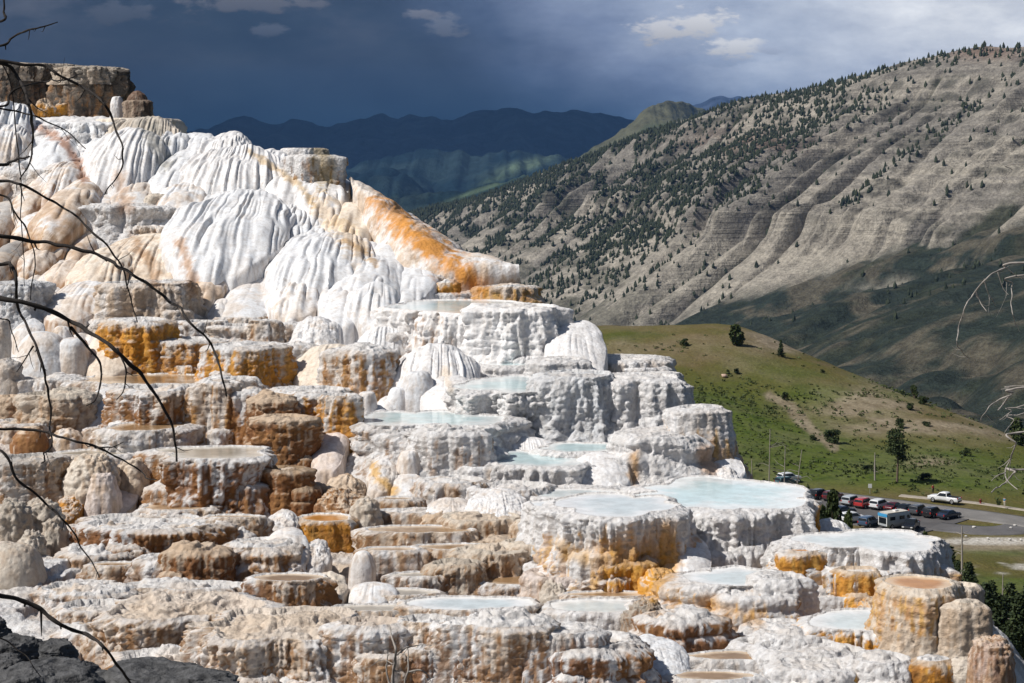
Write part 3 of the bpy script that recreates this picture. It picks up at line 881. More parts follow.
T(336, 404, 626, 700, back=615, nod=.9, tan=.45, brn=.45, irr=.14, top=np.array((0.70, 0.62, 0.55))); T(396, 456, 624, 700, k=.7, nod=.8, tan=.4, brn=.45, low=1)
T(362, 420, 655, 705, k=.6, nod=1, brn=.45, tan=.4); T(410, 440, 652, 705, k=.7, nod=1, brn=.6, tan=.5)
T(436, 548, 627, 705, back=615, nod=.95, tan=.3, brn=.4, low=.8); T(440, 500, 652, 705, k=.6, nod=1, brn=.55, tan=.4, low=1); T(484, 520, 664, 705, k=.7, nod=.9, brn=.6, tan=.5)
T(516, 600, 634, 705, back=622, nod=.8, tan=.25, brn=.5, flute=.9, low=.9); T(536, 640, 648, 705, k=.7, nod=.7, brn=.7, tan=.3, flute=1.1, low=1.2, label='bottom wall with dark brown dripping hollows')
M(606, 696, 632, 705, p=1.5, flute=.5, nod=.15, base=COOL)
M(622, 670, 603, 636, p=2.8, nod=.9, base=IVORY * .7, brn=.3); T(628, 692, 608, 626, k=.8, tan=.5, nod=.6, pool='tan')
T(646, 712, 622, 655, k=.8, brn=.7, nod=.8, tan=.4, label='dark brown notched wall beside the white cascade')
# --- lower right steps
T(664, 740, 613, 632, back=602, nod=.6, tan=.35, pool='tan'); T(696, 766, 640, 652, back=633, nod=.6, tan=.3, pool='tan')
T(686, 778, 660, 672, back=649, nod=.55, tan=.25, pool='tan'); T(668, 760, 680, 700, back=669, nod=.5, tan=.3, pool='tan')
T(742, 806, 632, 650, k=.9, nod=.7, tan=.1); T(762, 846, 656, 676, k=.9, nod=.7, tan=.1); T(776, 850, 672, 700, k=.8, nod=.7, tan=.15); T(736, 790, 646, 664, k=.8, nod=.7, tan=.1)
T(795, 880, 598, 614, back=592, nod=.4, base=WHITE); T(806, 909, 632, 664, back=607, org=.72, nod=.35, flute=1.1, irr=.07, pool='white', low=.8, label='white terrace with orange curtain below its rim')
T(756, 826, 640, 664, k=.8, nod=.7); T(812, 884, 674, 698, back=668, org=.6, nod=.5, tan=.3, pool='orange'); T(850, 914, 664, 700, k=.8, nod=.7, tan=.15); T(806, 868, 658, 676, k=.9, nod=.6, tan=.1)
T(690, 784, 587, 628, back=566, org=.35, nod=.6, tan=.2, pool='white', irr=.08, low=1.0, label='white terrace with milky pool and orange seams')
T(752, 807, 580, 628, k=.7, nod=.6, base=WHITE * .97, tan=.1); T(720, 790, 596, 632, k=.6, nod=.6, org=.25, tan=.2); M(670, 720, 588, 618, p=2, org=.5, nod=.5, tan=.3)
T(744, 777, 540, 572, k=.7, org=.85, nod=.3, flute=.8, crust=.8, label='short orange pillar with a white cap')
M(692, 730, 530, 566, p=2.6, flute=.7, base=COOL); M(706, 738, 542, 568, p=2.8, flute=.5, base=COOL); M(655, 716, 522, 604, p=1.7, flute=.6, tan=.1)
M(684, 708, 560, 584, p=3, nod=.5, tan=.4)
T(640, 806, 511, 572, back=479, nod=.35, flute=.8, pool='blue', irr=.05, k=1, label='largest terrace with a pale turquoise pool')
T(784, 817, 503, 556, k=.8, org=.8, brn=.25, nod=.3, flute=1.1, tan=.3, irr=.08, label='orange streaked pillar at the rim of the turquoise pool')
T(560, 678, 515, 592, back=494, org=.25, nod=.3, flute=.8, pool='white', irr=.06, flare=.28, low=1.6, label='white curtain terrace with orange lower wall')
T(528, 600, 509, 572, back=498, nod=.3, flute=.8, flare=.30, pool='white'); 
T(598, 652, 563, 597, k=.6, org=.9, nod=.4, tan=.4, crust=.2, low=0); M(640, 684, 570, 608, p=2, org=.8, nod=.5, tan=.4)
T(736, 786, 556, 566, k=.7, nod=.5)
# --- right hand terraces above the car park
T(788, 944, 549, 604, back=530, nod=.3, flute=1.2, pool='white', irr=.06, tan=.12, org=.12, label='wide white terrace overlooking the car park')
T(786, 822, 552, 604, k=.7, org=.95, nod=.4, tan=.5, crust=.15, low=0, pool='orange'); T(817, 842, 550, 590, k=.7, org=.9, nod=.4, tan=.5, crust=.15, low=0)
T(813, 844, 573, 604, k=.7, org=.9, nod=.5, tan=.6, crust=.15, low=0); T(836, 880, 572, 612, k=.7, org=.6, nod=.5, tan=.8, base=CREAM, low=0, label='rounded orange and cream buttress')
T(904, 942, 549, 592, k=.8, nod=.3, flute=1.1, org=.4, low=1.1, pool='orange'); M(808, 858, 519, 552, p=2.2, flute=.5, nod=.2)
T(882, 957, 590, 668, back=574, nod=.6, flute=.4, base=IVORY, tan=.5, pool='orange', crust=.3, irr=.07, org=.28, low=-1.9, label='tall cream tower with an orange pool on top')
T(882, 932, 592, 622, k=.8, org=.85, nod=.2, tan=.7, base=CREAM, low=-1, crust=.1)
T(940, 980, 588, 640, k=.7, nod=.6, base=IVORY, tan=.4); T(951, 980, 604, 672, k=.7, nod=.6, base=IVORY, tan=.5); T(936, 962, 604, 668, k=.7, nod=.6, base=IVORY * .9, tan=.6)
M(912, 950, 562, 592, p=1.6, org=.3, tan=.3, nod=.3)
M(858, 914, 596, 662, p=1.6, org=.6, tan=.7, nod=.6, base=CREAM); T(866, 892, 600, 612, k=.7, org=.5, tan=.7, pool='orange'); T(872, 906, 616, 636, k=.7, org=.6, tan=.7, nod=.6)
T(900, 944, 650, 668, back=644, org=.95, tan=.8, nod=.5, crust=.1, pool='orange', label='small amber basin at the foot of the cream tower'); T(914, 952, 662, 700, k=.7, org=.9, brn=.4, tan=.8, nod=.6, crust=.1)
T(954, 979, 661, 700, k=.7, nod=.6, base=IVORY)
M(966, 1016, 642, 720, p=2.6, tan=.7, brn=.4, base=np.array((0.5, 0.38, 0.32)), nod=.5, label='pinkish brown slab of old rock')
# --- middle terraces
T(392, 546, 313, 368, back=299, nod=.15, flute=1.1, pool='blue', irr=.08, flare=.05, bmp=.35, label='upper white terrace brimming with aqua water')
T(480, 562, 309, 378, k=.9, nod=.3, flute=.8, irr=.10, bmp=.4); M(502, 534, 314, 346, p=2.8, flute=.3); M(498, 522, 330, 362, p=2.8, flute=.3); M(516, 540, 336, 368, p=2.4)
T(478, 533, 287, 300, k=.6, tan=.7, nod=.3, org=.3); T(418, 442, 276, 290, k=.7, tan=.5, nod=.3); T(438, 458, 283, 299, k=.7, org=.6, tan=.6); T(400, 480, 293, 300, k=.5, nod=.3)
M(536, 570, 306, 346, p=2.2, flute=.6); M(548, 612, 318, 400, p=1.5, flute=.6, label='steep white flow along the skyline')
T(460, 582, 365, 386, back=354, nod=.3, flute=.6, steps=3, pool='blue', irr=.10); T(536, 583, 361, 400, k=.9, nod=.5)
T(462, 572, 392, 444, back=377, nod=.75, flute=.5, pool='blue', irr=.12, label='stepped white terrace with thin aqua sheet of water')
T(538, 620, 378, 444, k=.9, nod=.65, flute=.6, irr=.14, base=COOL * .97, label='rough white wall in shade facing the valley')
M(500, 532, 392, 424, p=2.6, nod=.7, base=IVORY * .8); M(518, 556, 400, 446, p=2.4, nod=.8); M(440, 528, 378, 434, p=1.5, flute=.3)
M(524, 560, 422, 448, p=2.2, nod=.6)
T(345, 502, 427, 470, back=410, steps=3, nod=.4, flute=.5, pool='blue', irr=.12, flare=.2, label='long low terrace with aqua pool and ledged front')
T(384, 466, 436, 482, k=.6, steps=2, nod=.5); T(424, 492, 432, 488, k=.6, nod=.5); M(394, 424, 450, 490, p=2.6, flute=.5); M(366, 398, 460, 500, p=2, nod=.3, tan=.3)
M(386, 428, 470, 502, p=1.6, base=COOL)
M(496, 554, 418, 450, p=2.4, flute=.8); M(488, 560, 436, 468, p=1.5)
T(478, 589, 466, 494, back=451, nod=.25, flute=1, pool='blue', irr=.06); T(440, 500, 452, 484, k=.8, nod=.35, flute=.8); T(462, 500, 467, 492, k=.7, nod=.4, tan=.3)
T(418, 488, 484, 508, k=.7, nod=.4); T(476, 552, 491, 516, k=.8, nod=.3); M(456, 536, 488, 536, p=1.5, flute=.5, nod=.25); M(420, 480, 496, 530, p=1.5, flute=.5, nod=.2)
T(520, 625, 499, 520, back=487, nod=.3, pool='white'); T(544, 630, 452, 478, back=441, nod=.45, pool='blue', irr=.1, org=.15, low=1); T(588, 629, 459, 486, k=.8, nod=.4)
M(566, 634, 452, 500, p=1.5, flute=.5); T(564, 620, 487, 502, back=482, nod=.4)
T(622, 693, 437, 482, back=428, nod=.5, flute=.5, irr=.10, label='squat white terrace behind the turquoise pool'); T(625, 648, 444, 482, k=.7, org=.65, nod=.3, low=1.2); T(628, 682, 428, 442, k=.7, nod=.5)
T(590, 663, 361, 380, back=354, nod=.4, flute=.7, tan=.25); T(622, 664, 368, 382, k=.7, nod=.5, tan=.45); T(585, 604, 350, 358, k=.6, nod=.2)
T(600, 680, 380, 440, back=372, nod=.5, flute=.7, irr=.10); T(644, 680, 374, 404, k=.7, nod=.5, tan=.35); T(636, 682, 384, 440, k=.7, nod=.5, flute=.8)
M(600, 660, 388, 442, p=1.6, flute=.4, base=COOL)
T(677, 722, 409, 474, k=.8, nod=.45, flute=.6, flare=.16, org=.25, tan=.25, low=1.5, label='lone pillar terrace with orange stained foot'); M(700, 748, 446, 486, p=1.6); M(712, 738, 468, 486, p=2.4, nod=.4)
M(664, 694, 450, 486, p=1.8, base=COOL)

# smaller tongues of flowstone lying over the big curtains
rgm = np.random.default_rng(123); nmade = 0
for _ in range(400):
    if nmade >= 54: break
    a = rgm.uniform(80, 425); b = rgm.uniform(140, 318)
    if a > np.interp(b, [125, 160, 200, 285, 330], [190, 300, 335, 395, 430]) - 12 or a < np.interp(b, [130, 200, 240, 320], [80, 110, 215, 290]): continue
    w_ = rgm.uniform(20, 56); h_ = w_ * rgm.uniform(0.7, 1.25)
    if b - h_ * .5 < np.interp(a, [80, 190, 255, 330, 380, 440], [122, 130, 147, 176, 215, 262]): continue
    M(a - w_ / 2, a + w_ / 2, b - h_ * .5, b + h_ * .5, p=(2.3 if nmade % 2 else 1.75), off=-rgm.uniform(0.15, .7), flute=rgm.uniform(.6, 1.2), base=COOL * rgm.uniform(.95, 1.03), name='drapery')
    nmade += 1

T(792, 932, 571, 612, k=.8, off=.25, nod=.35, flute=1.3, org=.4, tan=.15, irr=.12, low=.6)
T(880, 930, 606, 664, k=.7, off=-.1, nod=.5, org=.5, tan=.6, base=CREAM, low=.5)
HAZE = 2.4e-5
# ================================================================== valley floor, hill, road
VC = [(560, 329, 492), (640, 328, 490), (690, 327, 488), (736, 326, 485), (765, 334, 478), (800, 352, 468), (850, 373, 452), (900, 392, 440), (950, 411, 428), (1000, 432, 415), (1024, 442, 408), (1120, 480, 385), (1250, 520, 360),
      (440, 330, 500), (300, 330, 510), (560, 400, 410), (640, 400, 405), (700, 400, 405), (760, 400, 420), (830, 440, 385), (900, 440, 388), (960, 440, 395), (1010, 462, 375),
      (640, 460, 352), (740, 460, 350), (800, 468, 350), (880, 474, 346), (950, 478, 346), (1024, 490, 338), (1130, 520, 320),
      (600, 478, 338), (700, 481, 335), (770, 484, 336), (800, 490, 333), (860, 498, 325), (930, 505, 319), (980, 513, 311), (1024, 520, 305), (1130, 545, 285), (1300, 580, 262),
      (600, 500, 315), (700, 510, 308), (800, 515, 307), (870, 519, 305), (950, 528, 298), (1024, 535, 292), (1130, 560, 275),
      (700, 550, 275), (850, 540, 285), (950, 547, 282), (1024, 556, 275), (960, 566, 262), (1024, 580, 252), (1000, 596, 236), (1130, 610, 235),
      (880, 580, 240), (960, 612, 196), (1024, 625, 188), (1000, 650, 150), (1060, 650, 158), (1040, 690, 112), (960, 690, 115), (1140, 690, 118), (800, 640, 170), (600, 560, 240), (1040, 760, 75), (1150, 780, 70), (900, 760, 70), (700, 700, 110)]
VC += [(900, 432, 505), (950, 452, 495), (1000, 474, 482), (1060, 496, 468), (1150, 530, 448), (800, 395, 540), (740, 372, 555), (660, 372, 565)]
BEH = [(-300, 640, -75), (-100, 640, -90), (60, 640, -100), (140, 600, -95), (220, 560, -80), (280, 600, -100), (340, 520, -90), (300, 760, -135), (0, 800, -130), (150, 760, -130), (-300, 900, -135), (450, 700, -110), (420, 420, -70), (-300, 400, -60), (-150, 500, -55), (-300, 200, -40)]
VP = np.array([at(*v) for v in VC] + BEH)
_s = 100.0
def _phi(d): return np.where(d > 0, d * d * np.log(d + 1e-9), 0)
_A = VP[:, :2] / _s; _n = len(_A)
_K = _phi(np.linalg.norm(_A[:, None] - _A[None], axis=-1)) + np.eye(_n) * 0.004
_Pm = np.c_[np.ones(_n), _A]
_S = np.linalg.solve(np.block([[_K, _Pm], [_Pm.T, np.zeros((3, 3))]]), np.r_[VP[:, 2], 0, 0, 0])


def zval(X, Y):
    X = np.asarray(X, float); Y = np.asarray(Y, float)
    q = np.stack([X.ravel(), Y.ravel()], -1) / _s
    o = np.empty(len(q))
    for i in range(0, len(q), 20000):
        d = np.linalg.norm(q[i:i + 20000, None] - _A[None], axis=-1)
        o[i:i + 20000] = _phi(d) @ _S[:_n] + _S[_n] + q[i:i + 20000] @ _S[_n + 1:]
    return o.reshape(X.shape)


def hit(px, py, y0=60.0, y1=900.0):
    """where the line of sight through a point of the photograph meets the valley floor"""
    Y = np.geomspace(y0, y1, 1500); X = (px - CX) / FPX * Y; Z = -(py - HY) / FPX * Y
    d = Z - zval(X, Y)
    i = np.argmax(d < 0) if (d < 0).any() else len(Y) - 1
    return Vector((X[i], Y[i], float(zval(X[i], Y[i]))))


def m_grass():
    m, nt, b = newmat('hill_grass', 0.9, spec=0.15)
    p = pos(nt); c = attr(nt)
    n1 = noise(nt, p, 0.035, 5, 0.6); n2 = noise(nt, p, 0.25, 5, 0.65); n3 = noise(nt, p, 1.3, 3, 0.7)
    g = ramp(nt, n1, [(0.36, (0.082, 0.092, 0.018)), (0.48, (0.115, 0.100, 0.030)), (0.58, (0.140, 0.108, 0.050)), (0.7, (0.090, 0.095, 0.024))])
    lush = ramp(nt, n2, [(0.35, (0.048, 0.078, 0.010)), (0.55, (0.088, 0.118, 0.018)), (0.7, (0.065, 0.088, 0.030))])
    sc = nt.nodes.new('ShaderNodeSeparateColor'); nt.links.new(c, sc.inputs[0])
    col = mix(nt, sc.outputs[0], g, lush)                                   # R: lush green
    col = mix(nt, math_(nt, 'MULTIPLY', sc.outputs[1], 0.9), col, ramp(nt, n2, [(0.3, (0.16, 0.125, 0.08)), (0.6, (0.30, 0.25, 0.18))]))    # G: dry bare soil
    col = mix(nt, sc.outputs[2], col, ramp(nt, n3, [(0.35, (0.42, 0.39, 0.34)), (0.65, (0.62, 0.60, 0.56))]))   # B: pale old travertine
    col = mix(nt, 1.0, col, mix(nt, maprange(nt, n3, 0.3, 0.65), (0.72, 0.70, 0.68), (1.1, 1.1, 1.1)), 'MULTIPLY')
    nt.links.new(col, b.inputs['Base Color'])
    bump(nt, b, math_(nt, 'ADD', n2, math_(nt, 'MULTIPLY', n3, 0.5)), 0.7, 0.8)
    return m


MG = m_grass()
t_ = np.concatenate([np.linspace(-0.75, 0.0, 50)[:-1], np.linspace(0.0, 0.36, 240), np.linspace(0.36, 0.75, 40)[1:]])
y_ = np.concatenate([np.geomspace(45, 100, 30)[:-1], np.linspace(100, 560, 300), np.geomspace(562, 1200, 50)])
Yg = np.broadcast_to(y_[:, None], (len(y_), len(t_))); Xg = t_[None] * Yg
Zg = zval(np.clip(Xg, -330, 460), np.clip(Yg, 60, 830))
Zg = Zg - 0.42 * np.maximum(Yg - 530, 0)
pxg = CX + FPX * t_[None] + 0 * Yg; pyg = HY - FPX * Zg / Yg
roadish = np.clip(2.6 * np.exp(-((pyg - (508 + (pxg - 930) * 0.16)) / 26) ** 2), 0, 1)
Zg = Zg + (1 - np.clip(roadish, 0, 1)) * (0.55 * fbm(Xg / 14, Yg / 14, 0, 4, 71) + 1.1 * fbm(Xg / 45, Yg / 45, 0, 2, 72) * (Yg < 500))
Cg = np.zeros(Zg.shape + (3,))
nz1 = fbm(Xg / 20, Yg / 20, 0, 4, 73); nz2 = fbm(Xg / 7, Yg / 7, 0, 3, 74)
def blob(x, y, rx, ry): return np.exp(-((pxg - x) / rx) ** 2 - ((pyg - y) / ry) ** 2)
lush = blob(760, 440, 90, 30) + blob(700, 410, 60, 30) + 0.9 * blob(850, 470, 120, 16) + 0.7 * blob(980, 480, 80, 18) + 0.7 * blob(860, 395, 90, 10) + blob(1010, 590, 60, 12) + 0.8 * blob(1000, 552, 40, 6) + 0.5 * blob(960, 640, 90, 40) + 0.5 * blob(970, 455, 60, 14)
Cg[..., 0] = np.clip(lush * 1.3 + 0.6 * nz1, 0, 1) * (Yg < 520)
dry = blob(790, 338, 40, 12) + blob(780, 345, 50, 10) * 0.5 + blob(880, 400, 45, 18) * .8 + blob(650, 350, 80, 16) * 0.45 + blob(1000, 425, 50, 16) * .6 + blob(840, 410, 60, 10) * .5 + blob(930, 462, 22, 5) * 1.2 + blob(900, 428, 60, 7) * 0.7
Cg[..., 1] = np.clip(dry + 0.7 * nz2 * (dry + 0.25) + 0.3 * nz1, 0, 1)
trk = np.full(pxg.shape, 1e9)
_tp = np.array([(770, 396), (790, 405), (803, 420), (815, 432), (826, 441), (834, 447.)])
for _a, _b in zip(_tp[:-1], _tp[1:]):
    _d = _b - _a; _t = np.clip(((pxg - _a[0]) * _d[0] + (pyg - _a[1]) * _d[1]) / (_d @ _d), 0, 1)
    trk = np.minimum(trk, np.hypot(_a[0] + _t * _d[0] - pxg, _a[1] + _t * _d[1] - pyg))
trk = sst(7.0, 2.5, trk + 3 * nz2)
Cg[..., 1] = np.clip(Cg[..., 1] + trk, 0, 1)
lane = blob(990, 541, 70, 4.5) * 1.0 + blob(1005, 572, 60, 8) * np.clip(0.9 + nz2, 0, 1.2)
Cg[..., 1] = np.clip(Cg[..., 1] + 1.2 * blob(985, 545, 80, 7), 0, 1)
Cg[..., 2] = np.clip(sst(0.35, 0.7, lane + 0.4 * nz2 * (lane > 0.1)) * 0.85 + 0.55 * sst(60, 130, Yg) * 0 + 0.7 * (Yg < 62), 0, 1)
# far side of the hill is scrub
Cg[..., 0] = np.where(Yg > 520, 0.55, Cg[..., 0])
valley = mk('ground', np.stack([Xg, Yg, Zg], -1).reshape(-1, 3), gridfaces(*Zg.shape)[:, ::1], MG, None, Cg.reshape(-1, 3))
tag(valley, 'grassy hill and valley floor below the terraces', kind='structure')

# bank the photographer stands on
xb = np.linspace(-22, 22, 120); yb_ = np.linspace(-14, 23.5, 130)
XB, YB = np.meshgrid(xb, yb_)
ZB = np.maximum(-1.75 - 0.33 * np.maximum(YB - 1.5, 0), -9.4) + 0.12 * fbm(XB / 1.2, YB / 1.2, 0, 4, 81) - np.maximum(YB - 17, 0) * 0.22
left_ = sst(260, 150, CX + FPX * XB / np.maximum(YB, 3.0)) * sst(9, 12, YB) * sst(20, 17.5, YB)
ZB = ZB * (1 - left_) + np.maximum(ZB, -0.310 * YB - 0.15) * left_
bank = mk('ground', np.stack([XB, YB, ZB], -1).reshape(-1, 3), gridfaces(*ZB.shape), simple('bank_soil', (0.13, 0.12, 0.11), 0.9, 0.2, 0.4, 3.0, bumpd=0.1), None)
tag(bank, 'dark stony bank in front of the terraces', kind='structure')


def asphalt(name, base):
    m, nt, b = newmat(name, 0.85, spec=0.3)
    p = pos(nt)
    n1 = noise(nt, p, 0.25, 4, 0.6); n2 = noise(nt, p, 4.0, 3, 0.7)
    c = mix(nt, maprange(nt, n1, 0.3, 0.7), tuple(x * .78 for x in base), tuple(x * 1.15 for x in base))
    c = mix(nt, 1.0, c, mix(nt, maprange(nt, n2, 0.3, 0.7), (0.85, 0.85, 0.85), (1.1, 1.1, 1.1)), 'MULTIPLY')
    nt.links.new(c, b.inputs['Base Color'])
    return m


def strip(name, pts, wid, mat, lift, label, nw=9, step=2.0):
    P = np.array(pts, float); d = np.r_[0, np.cumsum(np.linalg.norm(np.diff(P, axis=0), axis=1))]
    t = np.linspace(0, d[-1], max(8, int(d[-1] / step)))
    Q = np.stack([np.interp(t, d, P[:, 0]), np.interp(t, d, P[:, 1])], -1)
    for _ in range(6): Q[1:-1] = 0.25 * Q[:-2] + 0.5 * Q[1:-1] + 0.25 * Q[2:]
    T_ = np.gradient(Q, axis=0); T_ /= np.linalg.norm(T_, axis=1, keepdims=True)
    Nn = np.stack([-T_[:, 1], T_[:, 0]], -1)
    wv = np.linspace(-0.5, 0.5, nw)
    G = Q[:, None] + Nn[:, None] * wv[None, :, None] * wid
    Z = zval(G[..., 0], G[..., 1]) + lift
    V = np.concatenate([G, Z[..., None]], -1)
    edge = V[:, [0, -1]].copy(); edge[..., 2] -= 1.0
    V = np.concatenate([edge[:, :1], V, edge[:, 1:]], 1)
    F = gridfaces(V.shape[0], V.shape[1])
    o = mk(name, V.reshape(-1, 3), F, mat, None)
    a = V.reshape(-1, 3)
    f = F[len(F) // 2]
    if np.cross(a[f[1]] - a[f[0]], a[f[2]] - a[f[0]])[2] < 0: o.data.flip_normals()
    return tag(o, label, kind='structure')


LZ = 0.16
road_pts = [hit(*q)[:2] for q in ((640, 479), (740, 485), (800, 493), (860, 501), (930, 510), (980, 516), (1024, 522), (1120, 540), (1240, 562))]
strip('road', road_pts, 9.0, asphalt('road_asphalt', (0.20, 0.19, 0.18)), LZ, 'grey two lane road crossing below the hill')
lot_pts = [hit(*q)[:2] for q in ((800, 507), (850, 513), (900, 519), (940, 524), (965, 529), (1000, 532), (1030, 532), (1060, 528))]
strip('car_park', [hit(*q)[:2] for q in ((790, 504), (850, 512), (900, 518.5), (930, 522.5), (951, 525.5))], 22.0, asphalt('lot_asphalt', (0.105, 0.10, 0.10)), LZ - 0.04, 'dark asphalt car park beside the road')
strip('car_park_lane', [hit(*q)[:2] for q in ((935, 527), (960, 530.5), (990, 533), (1012, 532.5), (1026, 529), (1034, 524))], 7.0, asphalt('lane_asphalt', (0.125, 0.12, 0.12)), LZ - 0.02, 'curving asphalt lane leading out of the car park')
strip('path', [hit(*q)[:2] for q in ((900, 496), (938, 500), (975, 503), (1000, 507), (1024, 511), (1100, 522))], 1.8, simple('path_gravel', (0.34, 0.30, 0.25), 0.9, 0.2, 0.2, 1.0), LZ - 0.03, 'pale footpath beyond the road')

# ================================================================== mountains
def m_mount():
    m, nt, b = newmat('mountain_rock', 0.95, spec=0.1)
    p = pos(nt); c = attr(nt)
    n1 = noise(nt, p, 0.012, 6, 0.65); n2 = noise(nt, p, 0.07, 5, 0.7)
    st = noise(nt, p, 0.012, 5, 0.65, (0.3, 0.3, 14.0)); n9 = noise(nt, p, 0.30, 4, 0.7)
    k = mix(nt, maprange(nt, st, 0.38, 0.60), (0.86, 0.85, 0.84), (1.08, 1.07, 1.05))
    c = mix(nt, 1.0, c, k, 'MULTIPLY')
    c = mix(nt, 1.0, c, mix(nt, maprange(nt, n2, 0.34, 0.62), (0.62, 0.62, 0.62), (1.14, 1.14, 1.14)), 'MULTIPLY')
    c = mix(nt, 1.0, c, mix(nt, maprange(nt, n9, 0.36, 0.6), (0.66, 0.66, 0.66), (1.10, 1.10, 1.10)), 'MULTIPLY')
    nt.links.new(c, b.inputs['Base Color'])
    bump(nt, b, math_(nt, 'ADD', n2, math_(nt, 'MULTIPLY', st, 0.7)), 0.9, 9.0)
    return m


MM = m_mount()
rdir = np.array((-1110.0, 1600.0)); RL = np.linalg.norm(rdir); rdir /= RL
fdir = np.array((-0.82, -0.57))
R0 = np.array((849.0, 2600.0))
# skyline of the near mountain: photograph column -> row
SKX = np.array([300, 380, 420, 470, 500, 560, 620, 660, 700, 735, 760, 800, 840, 880, 900, 930, 960, 985, 1010, 1050, 1120, 1250, 1500, 1900, 2600])
SKY = np.array([262, 226, 210, 199, 190, 166, 143, 127, 115, 101, 96, 90, 81, 70, 63, 57, 50, 46, 48, 44, 30, 5, -40, -120, -300.])
nu, nvv = 1250, 620
u_ = np.linspace(-0.95 * RL, 1.1 * RL, nu)
v_ = np.concatenate([np.linspace(-500, -10, 24), np.linspace(0, 900, 460), np.linspace(905, 2300, nvv - 484)])
U, Vv = np.meshgrid(u_, v_)
rx = R0[0] + rdir[0] * U; ry = R0[1] + rdir[1] * U
rpx = CX + FPX * rx / ry
zr = -(np.interp(rpx, SKX, SKY) - HY) / FPX * ry
Xm = rx + fdir[0] * Vv; Ym = ry + fdir[1] * Vv
vp = np.maximum(Vv, 0)
# ribs and gullies run down the fall line, meandering a little
wig = U + 26 * fbm(U / 300, Vv / 330, 0, 2, 101) + 0.10 * Vv
gl = np.abs(vn(wig / 92, Vv / 1500, 0, 102)) * 1.7
gl = np.minimum(gl, 0.25 + np.abs(vn(wig / 60 + 7, Vv / 900, 4, 112)) * 2.2)
gl2 = bil(wig / 34, Vv / 420, 3, 2, 103)
drop = 0.50 * vp + 30 * sst(60, 140, vp)
relief0 = sst(0, 160, vp) * 36 * (np.clip(gl, 0, 1) ** 0.75 - 0.45)
Zm = zr - drop + relief0 + 8 * fbm(Xm / 120, Ym / 120, 0, 4, 106) * sst(0, 60, vp) + np.where(Vv < 0, Vv * 0.35, 0)
# a band of cliffs at one level all along the face, smooth fans of talus below it
zc = -92 - 0.055 * (Xm - 300) + 9 * fbm(U / 130, 0, 0, 3, 104)
hgt = Zm - zc
fan = sst(18, -22, hgt) * sst(200, 330, vp)
Zm = Zm + sst(0, 160, vp) * (16 * (gl2 - 0.35) * (1 - 0.75 * fan))
cl = np.exp(-((Zm - zc) / 22.0) ** 2) * sst(120, 300, vp)
Zm = Zm + 19 * (sst(-6, 6, Zm - zc) - 0.5) * sst(120, 300, vp) + cl * 20 * (bil(wig / 20, Vv / 160, 5, 2, 105) - 0.4)
sp_ = 19.0; fr_ = (Zm + 0.04 * Xm) / sp_; fr_ = fr_ - np.floor(fr_)
Zm = Zm + (1 - fan) * sst(0, 160, vp) * 4.2 * (sst(0.35, 0.6, fr_) - fr_) * sst(-0.3, 0.15, fbm(U / 150, Vv / 150, 0, 3, 122))
# gently sloping bench of sagebrush at its foot
pA, pB, pC = (np.array(at(*q)) for q in ((1000, 236, 2050), (720, 312, 2300), (1000, 392, 1150)))
nn = np.cross(pB - pA, pC - pA)
Zb = pA[2] - (nn[0] * (Xm - pA[0]) + nn[1] * (Ym - pA[1])) / nn[2]
Zb = np.clip(Zb, -330, 60) + 16 * fbm(Xm / 170, Ym / 170, 0, 4, 107) - 26 * sst(0.55, 0.2, bil((Xm * 0.9 + Ym * 0.45) / 230, (Xm * 0.45 - Ym * 0.9) / 1100, 0, 2, 108)) + 10 * (bil(wig / 60, Vv / 300, 1, 2, 120) - .4)
onb = sst(-12, 12, Zb - Zm + 10 * fbm(Xm / 60, Ym / 60, 0, 3, 109))
onb = np.where(Vv < 60, 0, onb)
Zm = np.where(onb > 0, np.maximum(Zm, Zb), Zm)
Pm = np.stack([Xm, Ym, Zm], -1)
nm = gridnz(Pm, False)
if np.mean(nm[..., 2]) < 0: nm = -nm
grey = np.array((0.265, 0.245, 0.215)); pale = np.array((0.36, 0.33, 0.28)); dk = np.array((0.10, 0.095, 0.085)); red = np.array((0.20, 0.135, 0.105)); scrub = np.array((0.040, 0.046, 0.028)); sage = np.array((0.030, 0.040, 0.032))
sky_w = 0
b1 = fbm(Xm / 200, Ym / 200, Zm / 80, 4, 110); b2 = fbm(Xm / 40, Ym / 40, Zm / 30, 4, 111)
lay = fbm(0 * U, Xm / 900, (Zm + 0.02 * Xm) / 11, 3, 112); ledge_ = np.exp(-((fr_ - 0.45) / 0.16) ** 2) * sst(-0.25, 0.15, fbm(U / 90, Vv / 90, 0, 3, 122)) * (1 - fan)
def lerp(a, b, k): return a * (1 - k[..., None]) + b * k[..., None]
Cm = lerp(np.broadcast_to(grey, Pm.shape), pale, sst(-0.2, 0.3, b1 + 0.4 * lay))
Cm = lerp(Cm, dk, 0.65 * sst(0.05, 0.4, b2 + 0.5 * lay) * (1 - 0.6 * fan))
Cm = lerp(Cm, dk * 0.9, 0.22 * ledge_); Cm = lerp(Cm, pale * 1.1, 0.6 * sst(0.62, 0.8, fr_) * (1 - fan) * sst(0, .3, b1 + .2))
Cm = lerp(Cm, np.array((0.055, 0.055, 0.06)), cl * sst(0.42, 0.2, bil(wig / 20, Vv / 160, 5, 2, 105)) * 0.9)
Cm = lerp(Cm, pale * 1.05, 0.85 * fan * sst(0.15, 0.4, gl))
mpx = CX + FPX * Xm / Ym; mpy = HY - FPX * Zm / Ym
